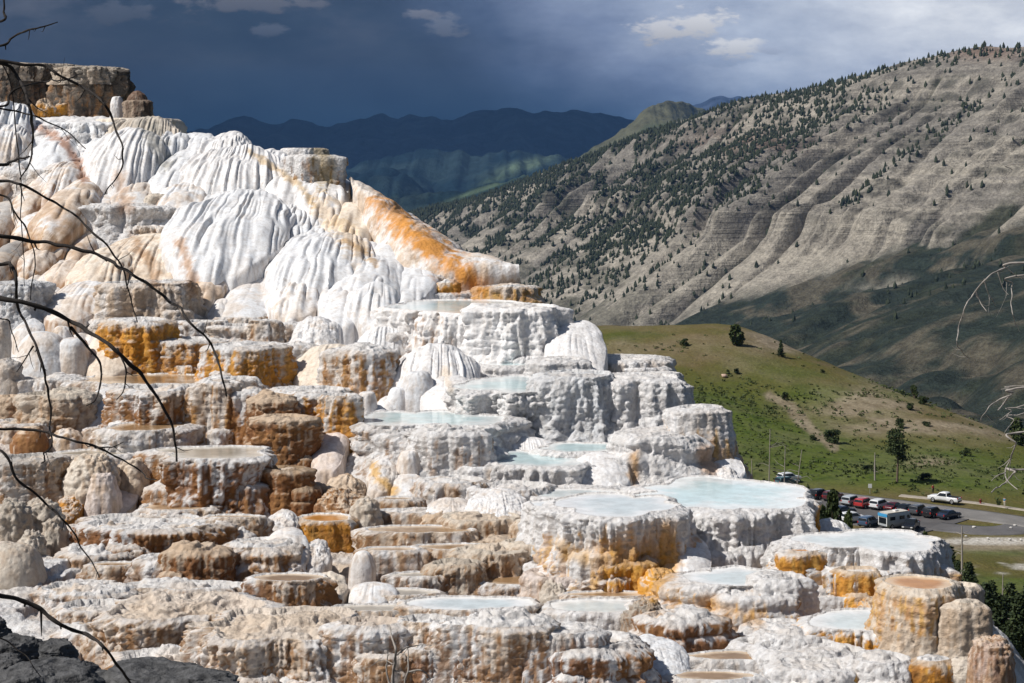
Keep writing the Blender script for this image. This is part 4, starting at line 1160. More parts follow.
Cm = lerp(Cm, red, 0.75 * np.exp(-((mpx - 745) / 60) ** 2 - ((mpy - 142) / 14) ** 2) * sst(-0.3, 0.2, b2)); Cm = lerp(Cm, red * 1.1, 0.8 * np.exp(-((mpx - 985) / 40) ** 2 - ((mpy - 52) / 8) ** 2))
gul = sst(0.22, 0.06, gl + 0.06 * b2) * sst(30, 160, vp) + 0.45 * sst(0.45, 0.15, gl) * sst(0.0, 0.3, b2)
Cm = lerp(Cm, scrub, 0.9 * np.clip(gul + 0.25 * sst(0.1, 0.4, b2) * (1 - fan), 0, 1) * sst(-0.1, 0.2, b1 + 0.25))
leftw = sst(760, 560, mpx)
Cm = lerp(Cm, scrub * 1.15, 0.55 * leftw * sst(-0.15, 0.25, b2))
bench = lerp(np.broadcast_to(sage, Pm.shape), np.array((0.13, 0.115, 0.085)), 0.75 * sst(0.05, 0.4, b2 + 0.5 * b1)); bench = lerp(bench, np.array((0.035, 0.043, 0.028)), 0.7 * sst(0.0, 0.35, fbm(Xm / 70, Ym / 22, 0, 4, 114)))
Cm = lerp(Cm, bench, onb)
near_mt = mk('mountain', Pm.reshape(-1, 3), gridfaces(*U.shape), MM, None, Cm.reshape(-1, 3))
tag(near_mt, 'big grey layered mountainside with gullies and scattered pines', kind='structure')


def ridge(label, sky, Y, depth, fall, colr, colr2, seed, rough=0.12, nu=420, nv=130, name='mountain', ncell=None, meadow=None):
    sx = np.array([a for a, b in sky], float); sy = np.array([b for a, b in sky], float)
    px = np.linspace(sx[0], sx[-1], nu)
    v = np.concatenate([np.linspace(-0.35, -0.02, 14), np.linspace(0, 1, nv)])
    PX, Vq = np.meshgrid(px, v)
    hz = -(np.interp(PX, sx, sy) - HY) / FPX * Y
    cell = ncell or Y / 14.0
    jag = fbm(PX / 14, 0, seed, 3, seed) * rough * 0.10 * fall
    Yr = Y * (1 + 0.05 * fbm(PX / 90, 0, 0, 2, seed + 1))
    hz = hz * Yr / Y + jag
    Yq = Yr - depth * np.maximum(Vq, 0) - np.minimum(Vq, 0) * depth
    Xq = (PX - CX) / FPX * Yr
    vq = np.maximum(Vq, 0)
    rel = (bil(Xq / cell, Yq / cell * 0.6, 0, 3, seed + 2) - 0.4) * fall * 0.42 * sst(0.02, 0.4, vq)
    Z = hz - fall * (vq ** 0.9) + rel + np.minimum(Vq, 0) * fall * 1.2
    P = np.stack([Xq, Yq, Z], -1)
    k = sst(-0.15, 0.3, fbm(Xq / cell * 2.5, Yq / cell * 2.5, Z / cell * 3, 4, seed + 3))
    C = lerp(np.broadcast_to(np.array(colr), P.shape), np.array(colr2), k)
    if meadow is not None:
        qx = CX + FPX * Xq / Yq; qy = HY - FPX * Z / Yq
        for (mx, my, sl_, w_, h_, cc) in meadow:
            e = np.exp(-((qx - mx) / w_) ** 2 - ((qy - my - (qx - mx) * sl_) / h_) ** 2)
            C = lerp(C, np.array(cc), np.clip(e * 1.4 + 0.3 * (k - 0.5) * e, 0, 1))
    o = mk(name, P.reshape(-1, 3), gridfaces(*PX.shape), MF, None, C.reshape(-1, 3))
    return tag(o, label, kind='structure')


def m_far():
    m, nt, b = newmat('forested_range', 0.95, spec=0.05)
    p = pos(nt); c = attr(nt)
    n2 = noise(nt, p, 0.012, 5, 0.7)
    nt.links.new(mix(nt, 1.0, c, mix(nt, maprange(nt, n2, 0.35, 0.62), (0.6, 0.6, 0.6), (1.2, 1.2, 1.2)), 'MULTIPLY'), b.inputs['Base Color'])
    bump(nt, b, n2, 0.8, 30.0)
    return m


MF = m_far()
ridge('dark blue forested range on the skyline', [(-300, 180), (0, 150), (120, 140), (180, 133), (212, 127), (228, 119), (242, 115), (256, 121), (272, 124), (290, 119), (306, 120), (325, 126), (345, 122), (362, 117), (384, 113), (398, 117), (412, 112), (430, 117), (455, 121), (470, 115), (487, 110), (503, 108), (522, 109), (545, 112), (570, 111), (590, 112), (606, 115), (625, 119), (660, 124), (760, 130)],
      11500, 3200, 620, (0.012, 0.024, 0.040), (0.030, 0.044, 0.060), 201, 0.35)  # forest colour kept dark and bluish, with distance haze put into it
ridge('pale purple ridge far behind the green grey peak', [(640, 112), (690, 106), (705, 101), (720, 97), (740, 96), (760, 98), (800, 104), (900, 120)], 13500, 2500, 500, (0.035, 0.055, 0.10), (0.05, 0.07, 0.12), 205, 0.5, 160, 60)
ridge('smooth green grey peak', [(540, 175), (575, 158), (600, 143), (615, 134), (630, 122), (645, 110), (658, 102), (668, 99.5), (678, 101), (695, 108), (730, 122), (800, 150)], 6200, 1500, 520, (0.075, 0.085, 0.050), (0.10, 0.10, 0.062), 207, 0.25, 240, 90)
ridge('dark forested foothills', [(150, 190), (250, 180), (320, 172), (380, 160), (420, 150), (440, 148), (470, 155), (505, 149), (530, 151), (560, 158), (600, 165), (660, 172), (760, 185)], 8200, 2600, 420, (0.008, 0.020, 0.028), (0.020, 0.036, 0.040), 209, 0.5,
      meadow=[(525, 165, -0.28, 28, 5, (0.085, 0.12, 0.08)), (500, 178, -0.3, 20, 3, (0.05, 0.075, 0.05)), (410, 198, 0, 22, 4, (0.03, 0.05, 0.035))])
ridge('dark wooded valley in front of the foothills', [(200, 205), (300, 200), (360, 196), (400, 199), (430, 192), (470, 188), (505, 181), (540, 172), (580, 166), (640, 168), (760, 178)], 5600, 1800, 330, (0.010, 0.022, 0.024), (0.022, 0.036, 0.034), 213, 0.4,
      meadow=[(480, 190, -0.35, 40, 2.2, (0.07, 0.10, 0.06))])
# plain under everything, out to the horizon
pl = np.array([(-8900, 900, -345), (8900, 900, -345), (8900, 15400, -345), (-8900, 15400, -345.)])
tag(mk('terrain', pl, [(0, 1, 2, 3)], simple('valley_forest', (0.02, 0.03, 0.03), 0.95, 0.05, 0.3, 0.004), None), 'dark wooded plain far below', kind='structure')

# unseen cloud added to shade the far ranges, high above them
th = np.linspace(0, 2 * np.pi, 120, endpoint=False); ph = np.linspace(0.02, np.pi - 0.02, 40)
PH, TH = np.meshgrid(ph, th, indexing='ij')
dd = np.stack([np.sin(PH) * np.cos(TH), np.sin(PH) * np.sin(TH), np.cos(PH)], -1)
Pc_ = dd * np.array((6500, 3400, 420))
Pc_ = Pc_ + dd * (np.array((900, 900, 260)) * (bil(Pc_[..., 0] / 1500, Pc_[..., 1] / 1500, Pc_[..., 2] / 500, 3, 130) - 0.4)[..., None])
cl_ = mk('shade_cloud', Pc_.reshape(-1, 3), gridfaces(40, 120, True), simple('cloud_vapour', (0.7, 0.72, 0.75), 1.0, 0.0, 0.1, 0.001), None)
cl_.location = (-7600, 10800, 3300)
tag(cl_, 'unseen cloud added to shade the far ranges', kind='stuff')
# clear mountain air: far things fade a little towards blue
hz_ = bpy.data.materials.new('haze_air'); hz_.use_nodes = True; nt = hz_.node_tree; nt.nodes.clear()
o_ = nt.nodes.new('ShaderNodeOutputMaterial'); pv = nt.nodes.new('ShaderNodeVolumePrincipled')
pv.inputs['Color'].default_value = (0.22, 0.48, 1.0, 1); pv.inputs['Density'].default_value = HAZE; pv.inputs['Anisotropy'].default_value = 0.1
nt.links.new(pv.outputs[0], o_.inputs['Volume'])
bx_ = np.array([(x, y, z) for x in (-9000, 9000) for y in (-60, 15500) for z in (-700, 760)], float)
hb_ = mk('haze', bx_, np.array([(0, 1, 3, 2), (4, 6, 7, 5), (0, 4, 5, 1), (2, 3, 7, 6), (0, 2, 6, 4), (1, 5, 7, 3)]), hz_, None, smooth=False)
tag(hb_, 'thin blue mountain air', kind='stuff')
# ================================================================== vegetation
def m_leaf(name, a, b_, sc=0.8):
    m, nt, b = newmat(name, 0.75, spec=0.25)
    oi = nt.nodes.new('ShaderNodeObjectInfo')
    n = noise(nt, pos(nt), sc, 3, 0.7)
    c = mix(nt, maprange(nt, n, 0.35, 0.65), a, b_)
    c = mix(nt, 1.0, c, mix(nt, oi.outputs['Random'], (0.75, 0.78, 0.8), (1.2, 1.15, 1.05)), 'MULTIPLY')
    nt.links.new(c, b.inputs['Base Color'])
    return m


ML = m_leaf('conifer_needles', (0.020, 0.034, 0.014), (0.052, 0.072, 0.026))
MJ = m_leaf('juniper_leaves', (0.022, 0.036, 0.012), (0.060, 0.082, 0.024))
MS = m_leaf('sage_leaves', (0.050, 0.072, 0.016), (0.090, 0.110, 0.040), 0.3)
MFAR = m_leaf('distant_pine', (0.018, 0.027, 0.016), (0.038, 0.048, 0.024), 0.05)
MB = simple('bark', (0.14, 0.105, 0.08), 0.9, 0.1, 0.35, 8.0, bumpd=0.02)
MBG = simple('grey_dead_wood', (0.30, 0.27, 0.24), 0.85, 0.15, 0.35, 14.0, bumpd=0.01)


def leaves(P, size, flat=0.0, rg=rng):
    """a small four sided spray of leaves at each point, turned at random"""
    n = len(P)
    a = rg.normal(size=(n, 3)); a[:, 2] *= (1 - flat); a /= np.linalg.norm(a, axis=1, keepdims=True)
    b = rg.normal(size=(n, 3)); b = np.cross(a, b); b /= np.linalg.norm(b, axis=1, keepdims=True)
    s = (size * rg.uniform(0.6, 1.4, n))[:, None]
    V = np.stack([P - a * s - b * s * 0.35, P + a * s * 0.2 - b * s * 0.6, P + a * s + b * s * 0.2, P - a * s * 0.1 + b * s * 0.6], 1).reshape(-1, 3)
    return V, np.arange(4 * n).reshape(n, 4)


def tube(pts, rad, ns=6):
    P = np.array(pts, float); rad = np.broadcast_to(np.asarray(rad, float), (len(P),))
    T_ = np.gradient(P, axis=0); T_ /= np.linalg.norm(T_, axis=1, keepdims=True) + 1e-9
    ref = np.array((0.3, 0.2, 0.93)) if abs(T_[:, 2]).mean() < 0.8 else np.array((1.0, 0.1, 0))
    A = np.cross(T_, ref); A /= np.linalg.norm(A, axis=1, keepdims=True) + 1e-9
    B = np.cross(T_, A)
    th = np.linspace(0, 2 * np.pi, ns, endpoint=False)
    V = P[:, None] + (A[:, None] * np.cos(th)[None, :, None] + B[:, None] * np.sin(th)[None, :, None]) * rad[:, None, None]
    return V.reshape(-1, 3), gridfaces(len(P), ns, True)


def join(parts):
    Vs, Fs, o = [], [], 0
    for V, F in parts:
        Vs.append(V); Fs.append(F + o); o += len(V)
    return np.concatenate(Vs), np.concatenate(Fs)


def conifer(name, h, r, seed, n=2600, mat=ML, bare=0.08):
    rg = np.random.default_rng(seed)
    root = empty(name)
    mk('trunk', *tube([(0, 0, -0.4), (0.02 * h * rg.normal() * .3, 0, h * 0.5), (0, 0, h * 0.97)], [0.022 * h, 0.014 * h, 0.003 * h]), MB, root)
    pts = []
    nb = 95
    for i in range(nb):
        f = bare + (1 - bare) * (i / nb) ** 0.9
        L = r * (1 - f) ** 0.8 * rg.uniform(0.55, 1.15) + 0.03 * r
        az = rg.uniform(0, 6.283); m = max(4, int(n / nb * (L / r + 0.15) * 1.5))
        q = rg.uniform(0.1, 1, m) ** 0.7
        x = L * q * np.cos(az) + rg.normal(size=m) * 0.09 * r; y = L * q * np.sin(az) + rg.normal(size=m) * 0.09 * r
        z = f * h - 0.30 * L * q + 0.12 * L * q * q + rg.normal(size=m) * 0.022 * h
        pts.append(np.stack([x, y, z], -1))
    mk('crown', *leaves(np.concatenate(pts), 0.030 * h, 0.35, rg), mat, root, smooth=False)
    return root


def bush(name, w, h, seed, n=1100, mat=MJ, cone=False):
    rg = np.random.default_rng(seed)
    root = empty(name)
    pr = [tube([(0, 0, -0.2), (0.1 * w * math.cos(a), 0.1 * w * math.sin(a), 0.25 * h), (0.3 * w * math.cos(a), 0.3 * w * math.sin(a), 0.6 * h)], [0.03 * w, 0.02 * w, 0.008 * w], 5) for a in (0.3, 2.4, 4.4)]
    mk('stem', *join(pr), MB, root)
    nl = 11
    C = [];
    for i in range(nl):
        a = rg.uniform(0, 6.283); q = rg.uniform(0.1, 0.75); zz = rg.uniform(0.15, 0.8)
        if cone: q *= (1.1 - zz)
        cx_, cy_ = q * w * 0.42 * math.cos(a), q * w * 0.42 * math.sin(a); rr = w * rg.uniform(0.15, 0.27) * (1.15 - 0.6 * zz)
        m = n // nl
        d = rg.normal(size=(m, 3)); d /= np.linalg.norm(d, axis=1, keepdims=True); d *= (rg.uniform(0.2, 1, m) ** 0.4)[:, None]
        C.append(np.array([cx_, cy_, zz * h]) + d * np.array([rr, rr, rr * h / w * 1.05]))
    P = np.concatenate(C); P = P[P[:, 2] > 0.02 * h]
    mk('crown', *leaves(P, 0.055 * max(w, h), 0.1, rg), mat, root, smooth=False)
    return root


used = {}
def put(protos, i, loc, s, rz, label, cat, group=None, sz=None):
    o = protos[i % len(protos)]
    if id(o) in used: o = copy_tree(o)
    else: used[id(o)] = 1
    o.location = loc; o.rotation_euler = (0, 0, rz); o.scale = (s, s, s if sz is None else sz)
    tag(o, label, cat, group)
    return o


PB = [bush('juniper_bush', 1.0, 0.8, 31), bush('juniper_bush', 1.0, 0.75, 32), bush('juniper_bush', 1.0, 0.9, 33)]
PC = [conifer('conifer_tree', 1.0, 0.30, 41), conifer('conifer_tree', 1.0, 0.26, 42), conifer('conifer_tree', 1.0, 0.34, 43)]
PJ = [bush('juniper_tree', 1.0, 1.15, 51, 1800, cone=True), bush('juniper_tree', 1.0, 1.3, 52, 1800, cone=True)]

# the bushes and small trees scattered over the green hill: foot px, py, width px, height px
hillset = [(736, 347, 22, 24, 'j', 'round topped juniper standing on the crest of the green hill'), (781, 357, 10, 17, 'c', 'small dark pointed conifer just below the hill crest'),
           (843, 369, 13, 13, 'j', 'small conical juniper beside a pale stone on the hill shoulder'), (684, 346, 10, 8, 'b', 'lone dark bush high on the hill left of the round juniper'),
           (737, 374, 9, 6, 'b', 'low dark bush below the round juniper on the hill'), (785, 400, 9, 8, 'b', 'small dark bush in the lush middle of the green hill'),
           (833, 443, 19, 16, 'b', 'big dark bush at the lower end of the dirt track'), (823, 373, 6, 4, 'b', 'tiny bush left of the conical juniper'),
           (914, 398, 11, 13, 'b', 'tall bush at the upper end of a pair on the bare slope'), (924, 404, 13, 9, 'b', 'lower bush of a pair on the bare slope'),
           (949, 409, 17, 10, 'b', 'broad light green bush near the right skyline of the hill'), (961, 408, 12, 4, 'b', 'flat low shrub touching the broad light green bush'),
           (976, 412, 9, 7, 'b', 'small round bush right of the broad light green bush'), (909, 410, 12, 8, 'b', 'dark bush on the pale stony patch'),
           (900, 428, 12, 9, 'b', 'dark round bush directly above the lone pine'), (926, 427, 10, 6, 'b', 'low spreading shrub between the lone pine and the skyline'),
           (965, 455, 13, 9, 'b', 'solitary dark bush above the white pickup'), (938, 374, 8, 6, 'b', 'small bush breaking the skyline of the hill'),
           (1018, 446, 24, 30, 'j', 'large dark juniper at the right edge behind dead branches'), (903, 395, 6, 6, 'b', 'tiny bright green bush beside the tall one on the bare slope'),
           (925, 480, 20, 7, 'b', 'low dark thicket near the road above the white pickup'), (868, 470, 12, 6, 'b', 'grey green sage clump left of the lone pine'),
           (814, 441, 10, 7, 'b', 'grey green shrub left of the dirt track'), (728, 374, 5, 4, 'b', 'tiny shrub beside a pink stone on the hill'), (999, 506, 6, 6, 'b', 'small green bush on the verge by the footpath')]
for i, (px, py, w_, h_, kd, lab) in enumerate(hillset):
    g = hit(px, py); m_ = g.y / FPX
    pr = {'b': PB, 'j': PJ, 'c': PC}[kd]
    base_h = {'b': 0.85, 'j': 1.15, 'c': 1.0}[kd]
    if kd == 'c': put(pr, i, g, h_ * m_, i * 1.3, lab, 'tree')
    else: put(pr, i, g, w_ * m_, i * 1.7, lab, 'bush' if kd == 'b' else 'tree', sz=h_ * m_ / base_h)

# lone pine with a bare lower trunk
def pine(px, py, hpx, lab):
    rg = np.random.default_rng(61); g = hit(px, py); h = hpx * g.y / FPX
    root = empty('pine_tree', g)
    pr = [tube([(0, 0, -0.5), (0.02 * h, 0, 0.5 * h), (0, 0.01 * h, 0.96 * h)], [0.024 * h, 0.017 * h, 0.005 * h], 7)]
    pts = []
    for i in range(15):
        f = rg.uniform(0.42, 0.95); a = rg.uniform(0, 6.283); L = h * rg.uniform(0.14, 0.36) * (1.25 - f)
        e = np.array((L * math.cos(a), L * math.sin(a), f * h + 0.03 * h))
        pr.append(tube([(0, 0, f * h - 0.02 * h), e * np.array((.5, .5, 1)) , e], [0.007 * h, 0.005 * h, 0.002 * h], 5))
        for q in (0.55, 0.8, 1.0):
            m = 55; d = rg.normal(size=(m, 3)) * np.array((0.055, 0.055, 0.03)) * h
            pts.append(np.array((e[0] * q, e[1] * q, e[2])) + d)
    mk('trunk', *join(pr), MB, root); mk('crown', *leaves(np.concatenate(pts), 0.022 * h, 0.3, rg), MJ, root, smooth=False)
    tag(root, lab, 'tree')
pine(897, 483, 52, 'lone dark pine with a bare lower trunk above the road')

# dead poles and bare saplings
def snag(px, py, hpx, lab, seed, twigs=6, wpx=1.4, Y=None, lean=0.0, name='dead_tree', cat='dead tree'):
    rg = np.random.default_rng(seed)
    g = hit(px, py) if Y is None else Vector((at(px, py, Y)[0], Y, float(zval(np.array([at(px, py, Y)[0]]), np.array([Y]))[0])))
    h = (py - (py - hpx)) * g.y / FPX if Y is None else at(px, py - hpx, g.y)[2] - g.z
    r = wpx * g.y / FPX / 2; root = empty(name, g)
    mk('trunk', *tube([(0, 0, -0.5), (lean * 0.5 * h + rg.normal() * .01 * h, 0, .5 * h), (lean * h, 0, h)], [r * 1.2, r, r * 0.45], 6), MBG, root)
    for i in range(twigs):
        f = rg.uniform(0.3, 0.92); a = rg.choice([0.2, 2.9]) + rg.normal() * 0.5; L = h * rg.uniform(0.06, 0.16)
        mk('branch', *tube([(lean * f * h, 0, f * h), (lean * f * h + L * .6 * math.cos(a), L * .6 * math.sin(a), f * h + 0.02 * h), (lean * f * h + L * math.cos(a), L * math.sin(a), f * h + rg.uniform(-.03, .06) * h)], [r * .4, r * .28, r * .12], 5), MBG, root)
    tag(root, lab, cat)
snag(962, 590, 64, 'tall thin grey snag standing by the cream tower', 71, 8, 2.2, Y=215)
snag(875, 481, 28, 'thin grey dead pole left of the lone pine', 72, 3, 1.6)
snag(1003, 640, 66, 'grey dead stem among the dark conifers', 73, 4, 1.8, Y=150)
for i, (px, py, hp) in enumerate(((745, 486, 44), (766, 487, 58), (778, 486, 40), (757, 485, 26), (790, 484, 34))):
    snag(px, py, hp, ('bare grey sapling at the near edge of the hill, tallest of its row', 'leaning grey sapling', '')[2] or
         ['bare sapling nearest the white pillar terrace', 'tallest bare sapling behind the turquoise pool', 'bare sapling just left of the teal jeep', 'shortest bare sapling behind the turquoise pool', 'bare sapling in front of the teal jeep'][i], 80 + i, 12, 1.5, lean=(-.08, .03, .06, -.05, .1)[i], name='bare_sapling', cat='sapling', Y=250)

# grove of dark conifers below the right hand terraces, and the ones in front of the car park
grove = [(938, 628, 150, 60), (948, 605, 185, 40), (955, 622, 165, 52), (968, 600, 200, 40), (974, 618, 178, 44), (985, 632, 155, 52), (992, 612, 190, 34), (1001, 640, 148, 48), (1010, 622, 176, 42), (1019, 640, 146, 50), (1030, 630, 160, 50), (962, 640, 140, 60), (978, 652, 128, 60),
         (945, 645, 135, 66), (925, 600, 205, 44), (935, 590, 220, 38), (1040, 650, 140, 60), (1012, 655, 130, 40), (958, 588, 222, 30), (1028, 612, 190, 34), (950, 570, 240, 26), (970, 582, 235, 22), (1050, 625, 170, 40), (992, 662, 118, 46)]
for i, (px, py, Y, hp) in enumerate(grove):
    X = at(px, py, Y)[0]; z = float(zval(np.array([X]), np.array([float(Y)]))[0])
    put(PC, i, (X, Y, z - 0.3), (at(px, py - hp, Y)[2] - z), i * 2.1, 'dark conifer in the dense grove below the cream tower', 'tree', 'conifers in the grove below the terraces')
for i, (px, py, Y, hp, wp, lab) in enumerate(((833, 540, 120, 55, 24, 'sparse juniper standing in front of the parked cars'), (808, 520, 150, 34, 13, 'small juniper between the turquoise pool and the road'), (822, 540, 130, 38, 18, 'dark juniper half hidden by the orange streaked pillar'), (848, 545, 118, 34, 16, 'low juniper in front of the silver car'), (915, 552, 110, 22, 16, 'yellow green bush in front of the black jeep'), (926, 556, 112, 24, 14, 'brown leaved bush at the edge of the car park'))):
    X = at(px, py, Y)[0]; zt_ = at(px, py - hp, Y)[2]
    zg_ = float(zval(np.array([X]), np.array([float(Y)]))[0])
    # they stand on the talus just behind the terraces
    put(PJ, i, (X, Y, zt_ - hp * 1.15 * Y / FPX), wp * Y / FPX, i * 1.1, lab, 'tree' if i < 4 else 'bush', sz=hp * Y / FPX)

# sagebrush and rank weeds over the hill
rg = np.random.default_rng(90); PT = []
tries = 0
sx_ = rg.uniform(540, 1060, 16000); sy_ = rg.uniform(330, 486, 16000)
Yq = rg.uniform(325, 470, 16000); Xq = (sx_ - CX) / FPX * Yq; Zq = zval(Xq, Yq); syq = HY - FPX * Zq / Yq
def bl_(x, y, rx, ry): return np.exp(-((sx_ - x) / rx) ** 2 - ((syq - y) / ry) ** 2)
den = bl_(760, 435, 80, 28) + bl_(720, 405, 60, 18) + .8 * bl_(860, 392, 90, 7) + bl_(880, 468, 110, 8) + .8 * bl_(990, 478, 60, 10) + .5 * bl_(960, 400, 50, 10) + .4 * bl_(920, 425, 60, 12) + 0.10
den = den * (0.4 + 1.2 * (fbm(Xq / 12, Yq / 12, 0, 3, 91) > 0.0))
keep = (rg.uniform(0, 1, 16000) < den * 0.30) & (syq < 487 - (sx_ < 800) * 3 + (sx_ - 800).clip(0) * 0.08)
ctr_ = np.stack([Xq, Yq, Zq], -1)[keep]
for c_ in ctr_:
    s_ = rg.uniform(0.2, 0.75); m = 9
    d = rg.normal(size=(m, 3)) * np.array((0.5, 0.5, 0.28)) * s_; d[:, 2] = np.abs(d[:, 2]) + 0.1
    PT.append(c_ + d)
PT = np.concatenate(PT)
tag(mk('sagebrush', *leaves(PT, 0.25, 0.3, rg), MS, None, smooth=False), 'low sagebrush and weeds across the green hill', 'ground cover', kind='stuff')

# pines on the mountain
def small_pine(seed, ns=7):
    rg = np.random.default_rng(seed); V = []; nl = 5
    zz = np.linspace(0, 1, nl); rr_ = np.array([0.20, 0.24, 0.19, 0.11, 0.012])
    th = np.linspace(0, 6.283, ns, endpoint=False)
    for z_, r_ in zip(zz, rr_):
        q = r_ * rg.uniform(0.65, 1.25, ns); V.append(np.stack([q * np.cos(th), q * np.sin(th), z_ + rg.uniform(-.05, .05, ns)], -1))
    return np.concatenate(V), gridfaces(nl, ns, True)
SP = [small_pine(300 + i) for i in range(5)]
rg = np.random.default_rng(95)
iu = rg.integers(1, nu - 1, 150000); iv = rg.integers(20, nvv - 1, 150000)
p_ = Pm[iv, iu]; tx = CX + FPX * p_[:, 0] / p_[:, 1]; ty = HY - FPX * p_[:, 2] / p_[:, 1]
g_ = gl[iv, iu]; bb = b1[iv, iu]; b22 = b2[iv, iu]; ob = onb[iv, iu]; vpp = vp[iv, iu]
den = 0.75 * sst(0.30, 0.06, g_) * sst(10, 90, vpp) * sst(-0.35, 0.1, bb) * sst(960, 820, tx)
den = den + 0.95 * sst(800, 600, tx) * sst(-0.25, 0.15, b22 + bb * .6) * sst(320, 220, ty) + 0.025
den = den + 0.6 * np.exp(-((tx - 760 + (ty - 160) * 1.35) / 30) ** 2) * (ty > 90) * (ty < 300) + 0.5 * np.exp(-((tx - 700 + (ty - 175) * 1.35) / 18) ** 2) + 0.4 * np.exp(-((tx - 890 + (ty - 170) * 1.3) / 9) ** 2)
den = den + 0.5 * np.exp(-((tx - 930) / 50) ** 2 - ((ty - 300) / 25) ** 2)
den = den + 0.5 * (np.exp(-((vpp) / 40.0) ** 2)) * sst(640, 760, tx)
den = den + 0.6 * np.exp(-((tx - 990) / 26) ** 2 - ((ty - 262) / 22) ** 2) + 0.3 * np.exp(-((tx - 830) / 60) ** 2 - ((ty - 105) / 20) ** 2)
den = den * (1 - 0.75 * ob) * np.where(vpp > 480, 0.3, 1.0)
ok = (rg.uniform(0, 1, len(tx)) < den * (0.8 + 0.5 * sst(760, 600, tx))) & (tx > 400) & (tx < 1060) & (ty < 400)
pp = p_[ok]; hs = rg.uniform(4.5, 10.5, len(pp)) * np.where(pp[:, 1] > 3300, 1.1, 1.0)
order = np.argsort(-(hs / pp[:, 1]))
pp, hs = pp[order], hs[order]
proto_far = [mk('pine', V, F, MFAR, None, smooth=False) for V, F in SP]
for i in range(min(290, len(pp))):
    o = proto_far[i] if i < 5 else proto_far[i % 5].copy()
    if i >= 5: COL.objects.link(o)
    o.location = pp[i] - np.array((0, 0, 0.6)); o.scale = (hs[i] * rg.uniform(.85, 1.3),) * 2 + (hs[i],); o.rotation_euler = (0, 0, i * 1.9)
    tag(o, 'small dark pine on the grey layered mountainside', 'tree', 'pines on the grey mountainside')
rest = []
for i in range(290, len(pp)):
    V, F = SP[i % 5]
    rest.append((V * hs[i] * np.array((rg.uniform(.85, 1.3),) * 2 + (1.0,)) + pp[i] - np.array((0, 0, 0.6)), F))
tag(mk('pine_forest', *join(rest), MFAR, None, smooth=False), 'scattered far off pines covering the gullies of the mountain', 'forest', kind='stuff')
print('far pines', len(pp))

# ================================================================== cars
def paint(name, c, rough=0.25):
    m, nt, b = newmat(name, rough, c, 0.5)
    b.inputs['Coat Weight'].default_value = 0.6
    n = noise(nt, pos(nt), 2.0, 3, 0.6)
    nt.links.new(mix(nt, maprange(nt, n, 0.3, 0.7), tuple(x * .88 for x in c), c), b.inputs['Base Color'])
    return m
PAINT = {'white': paint('white_paint', (0.75, 0.76, 0.77)), 'silver': paint('silver_paint', (0.42, 0.45, 0.48)), 'red': paint('red_paint', (0.42, 0.03, 0.03)), 'maroon': paint('maroon_paint', (0.10, 0.015, 0.02)),
         'black': paint('black_paint', (0.012, 0.012, 0.014)), 'grey': paint('grey_paint', (0.07, 0.075, 0.085)), 'blue': paint('blue_paint', (0.05, 0.09, 0.16)), 'teal': paint('teal_paint', (0.05, 0.11, 0.12)), 'navy': paint('navy_paint', (0.02, 0.03, 0.06)),
         'cream': paint('cream_paint', (0.60, 0.55, 0.46), 0.6), 'sky': paint('sky_blue_paint', (0.05, 0.32, 0.62), 0.5)}
GL = simple('car_glass', (0.012, 0.015, 0.018), 0.06, 0.6, 0.1)
TY = simple('tyre_rubber', (0.015, 0.015, 0.015), 0.9, 0.2, 0.2)
RM = simple('wheel_rim', (0.35, 0.35, 0.36), 0.35, 0.5, 0.1, metal=0.6)
HL = simple('lamp_glass', (0.72, 0.73, 0.72), 0.15, 0.6, 0.05); TL = simple('tail_lamp', (0.35, 0.015, 0.01), 0.2, 0.6, 0.1)
DK = simple('dark_trim', (0.02, 0.02, 0.02), 0.7, 0.3, 0.2)
PROF = {
    'sedan': [(-2.32, .45), (-2.30, .82), (-2.1, .95), (-1.65, 1.0), (-1.05, 1.36), (-0.6, 1.45), (0.25, 1.44), (1.0, 1.02), (1.9, .90), (2.2, .76), (2.32, .45)],
    'suv': [(-2.32, .45), (-2.34, 1.02), (-2.12, 1.58), (-1.9, 1.70), (-0.6, 1.74), (0.25, 1.70), (0.95, 1.12), (1.95, 1.0), (2.28, .82), (2.33, .45)],
    'pickup': [(-2.85, .5), (-2.87, 1.08), (-2.8, 1.12), (-0.85, 1.12), (-0.75, 1.72), (-0.55, 1.84), (0.55, 1.84), (1.25, 1.22), (2.5, 1.12), (2.82, .95), (2.86, .5)],
    'van': [(-3.1, .5), (-3.12, 2.4), (-3.0, 2.72), (2.0, 2.72), (2.25, 2.6), (2.6, 1.6), (3.0, 1.35), (3.1, .5)],
}


def boxV(x0, x1, y0, y1, z0, z1):
    V = np.array([(x, y, z) for x in (x0, x1) for y in (y0, y1) for z in (z0, z1)], float)
    return V, np.array([(0, 1, 3, 2), (4, 6, 7, 5), (0, 4, 5, 1), (2, 3, 7, 6), (0, 2, 6, 4), (1, 5, 7, 3)])


def quad_slab(pts, t=0.012):
    """thin pane from four corners, given a thickness towards its normal"""
    P = np.array(pts, float); n = np.cross(P[1] - P[0], P[2] - P[0]); n /= np.linalg.norm(n)
    V = np.concatenate([P + n * t, P - n * 0.02])
    return V, np.array([(0, 1, 2, 3), (7, 6, 5, 4), (0, 4, 5, 1), (1, 5, 6, 2), (2, 6, 7, 3), (3, 7, 4, 0)])


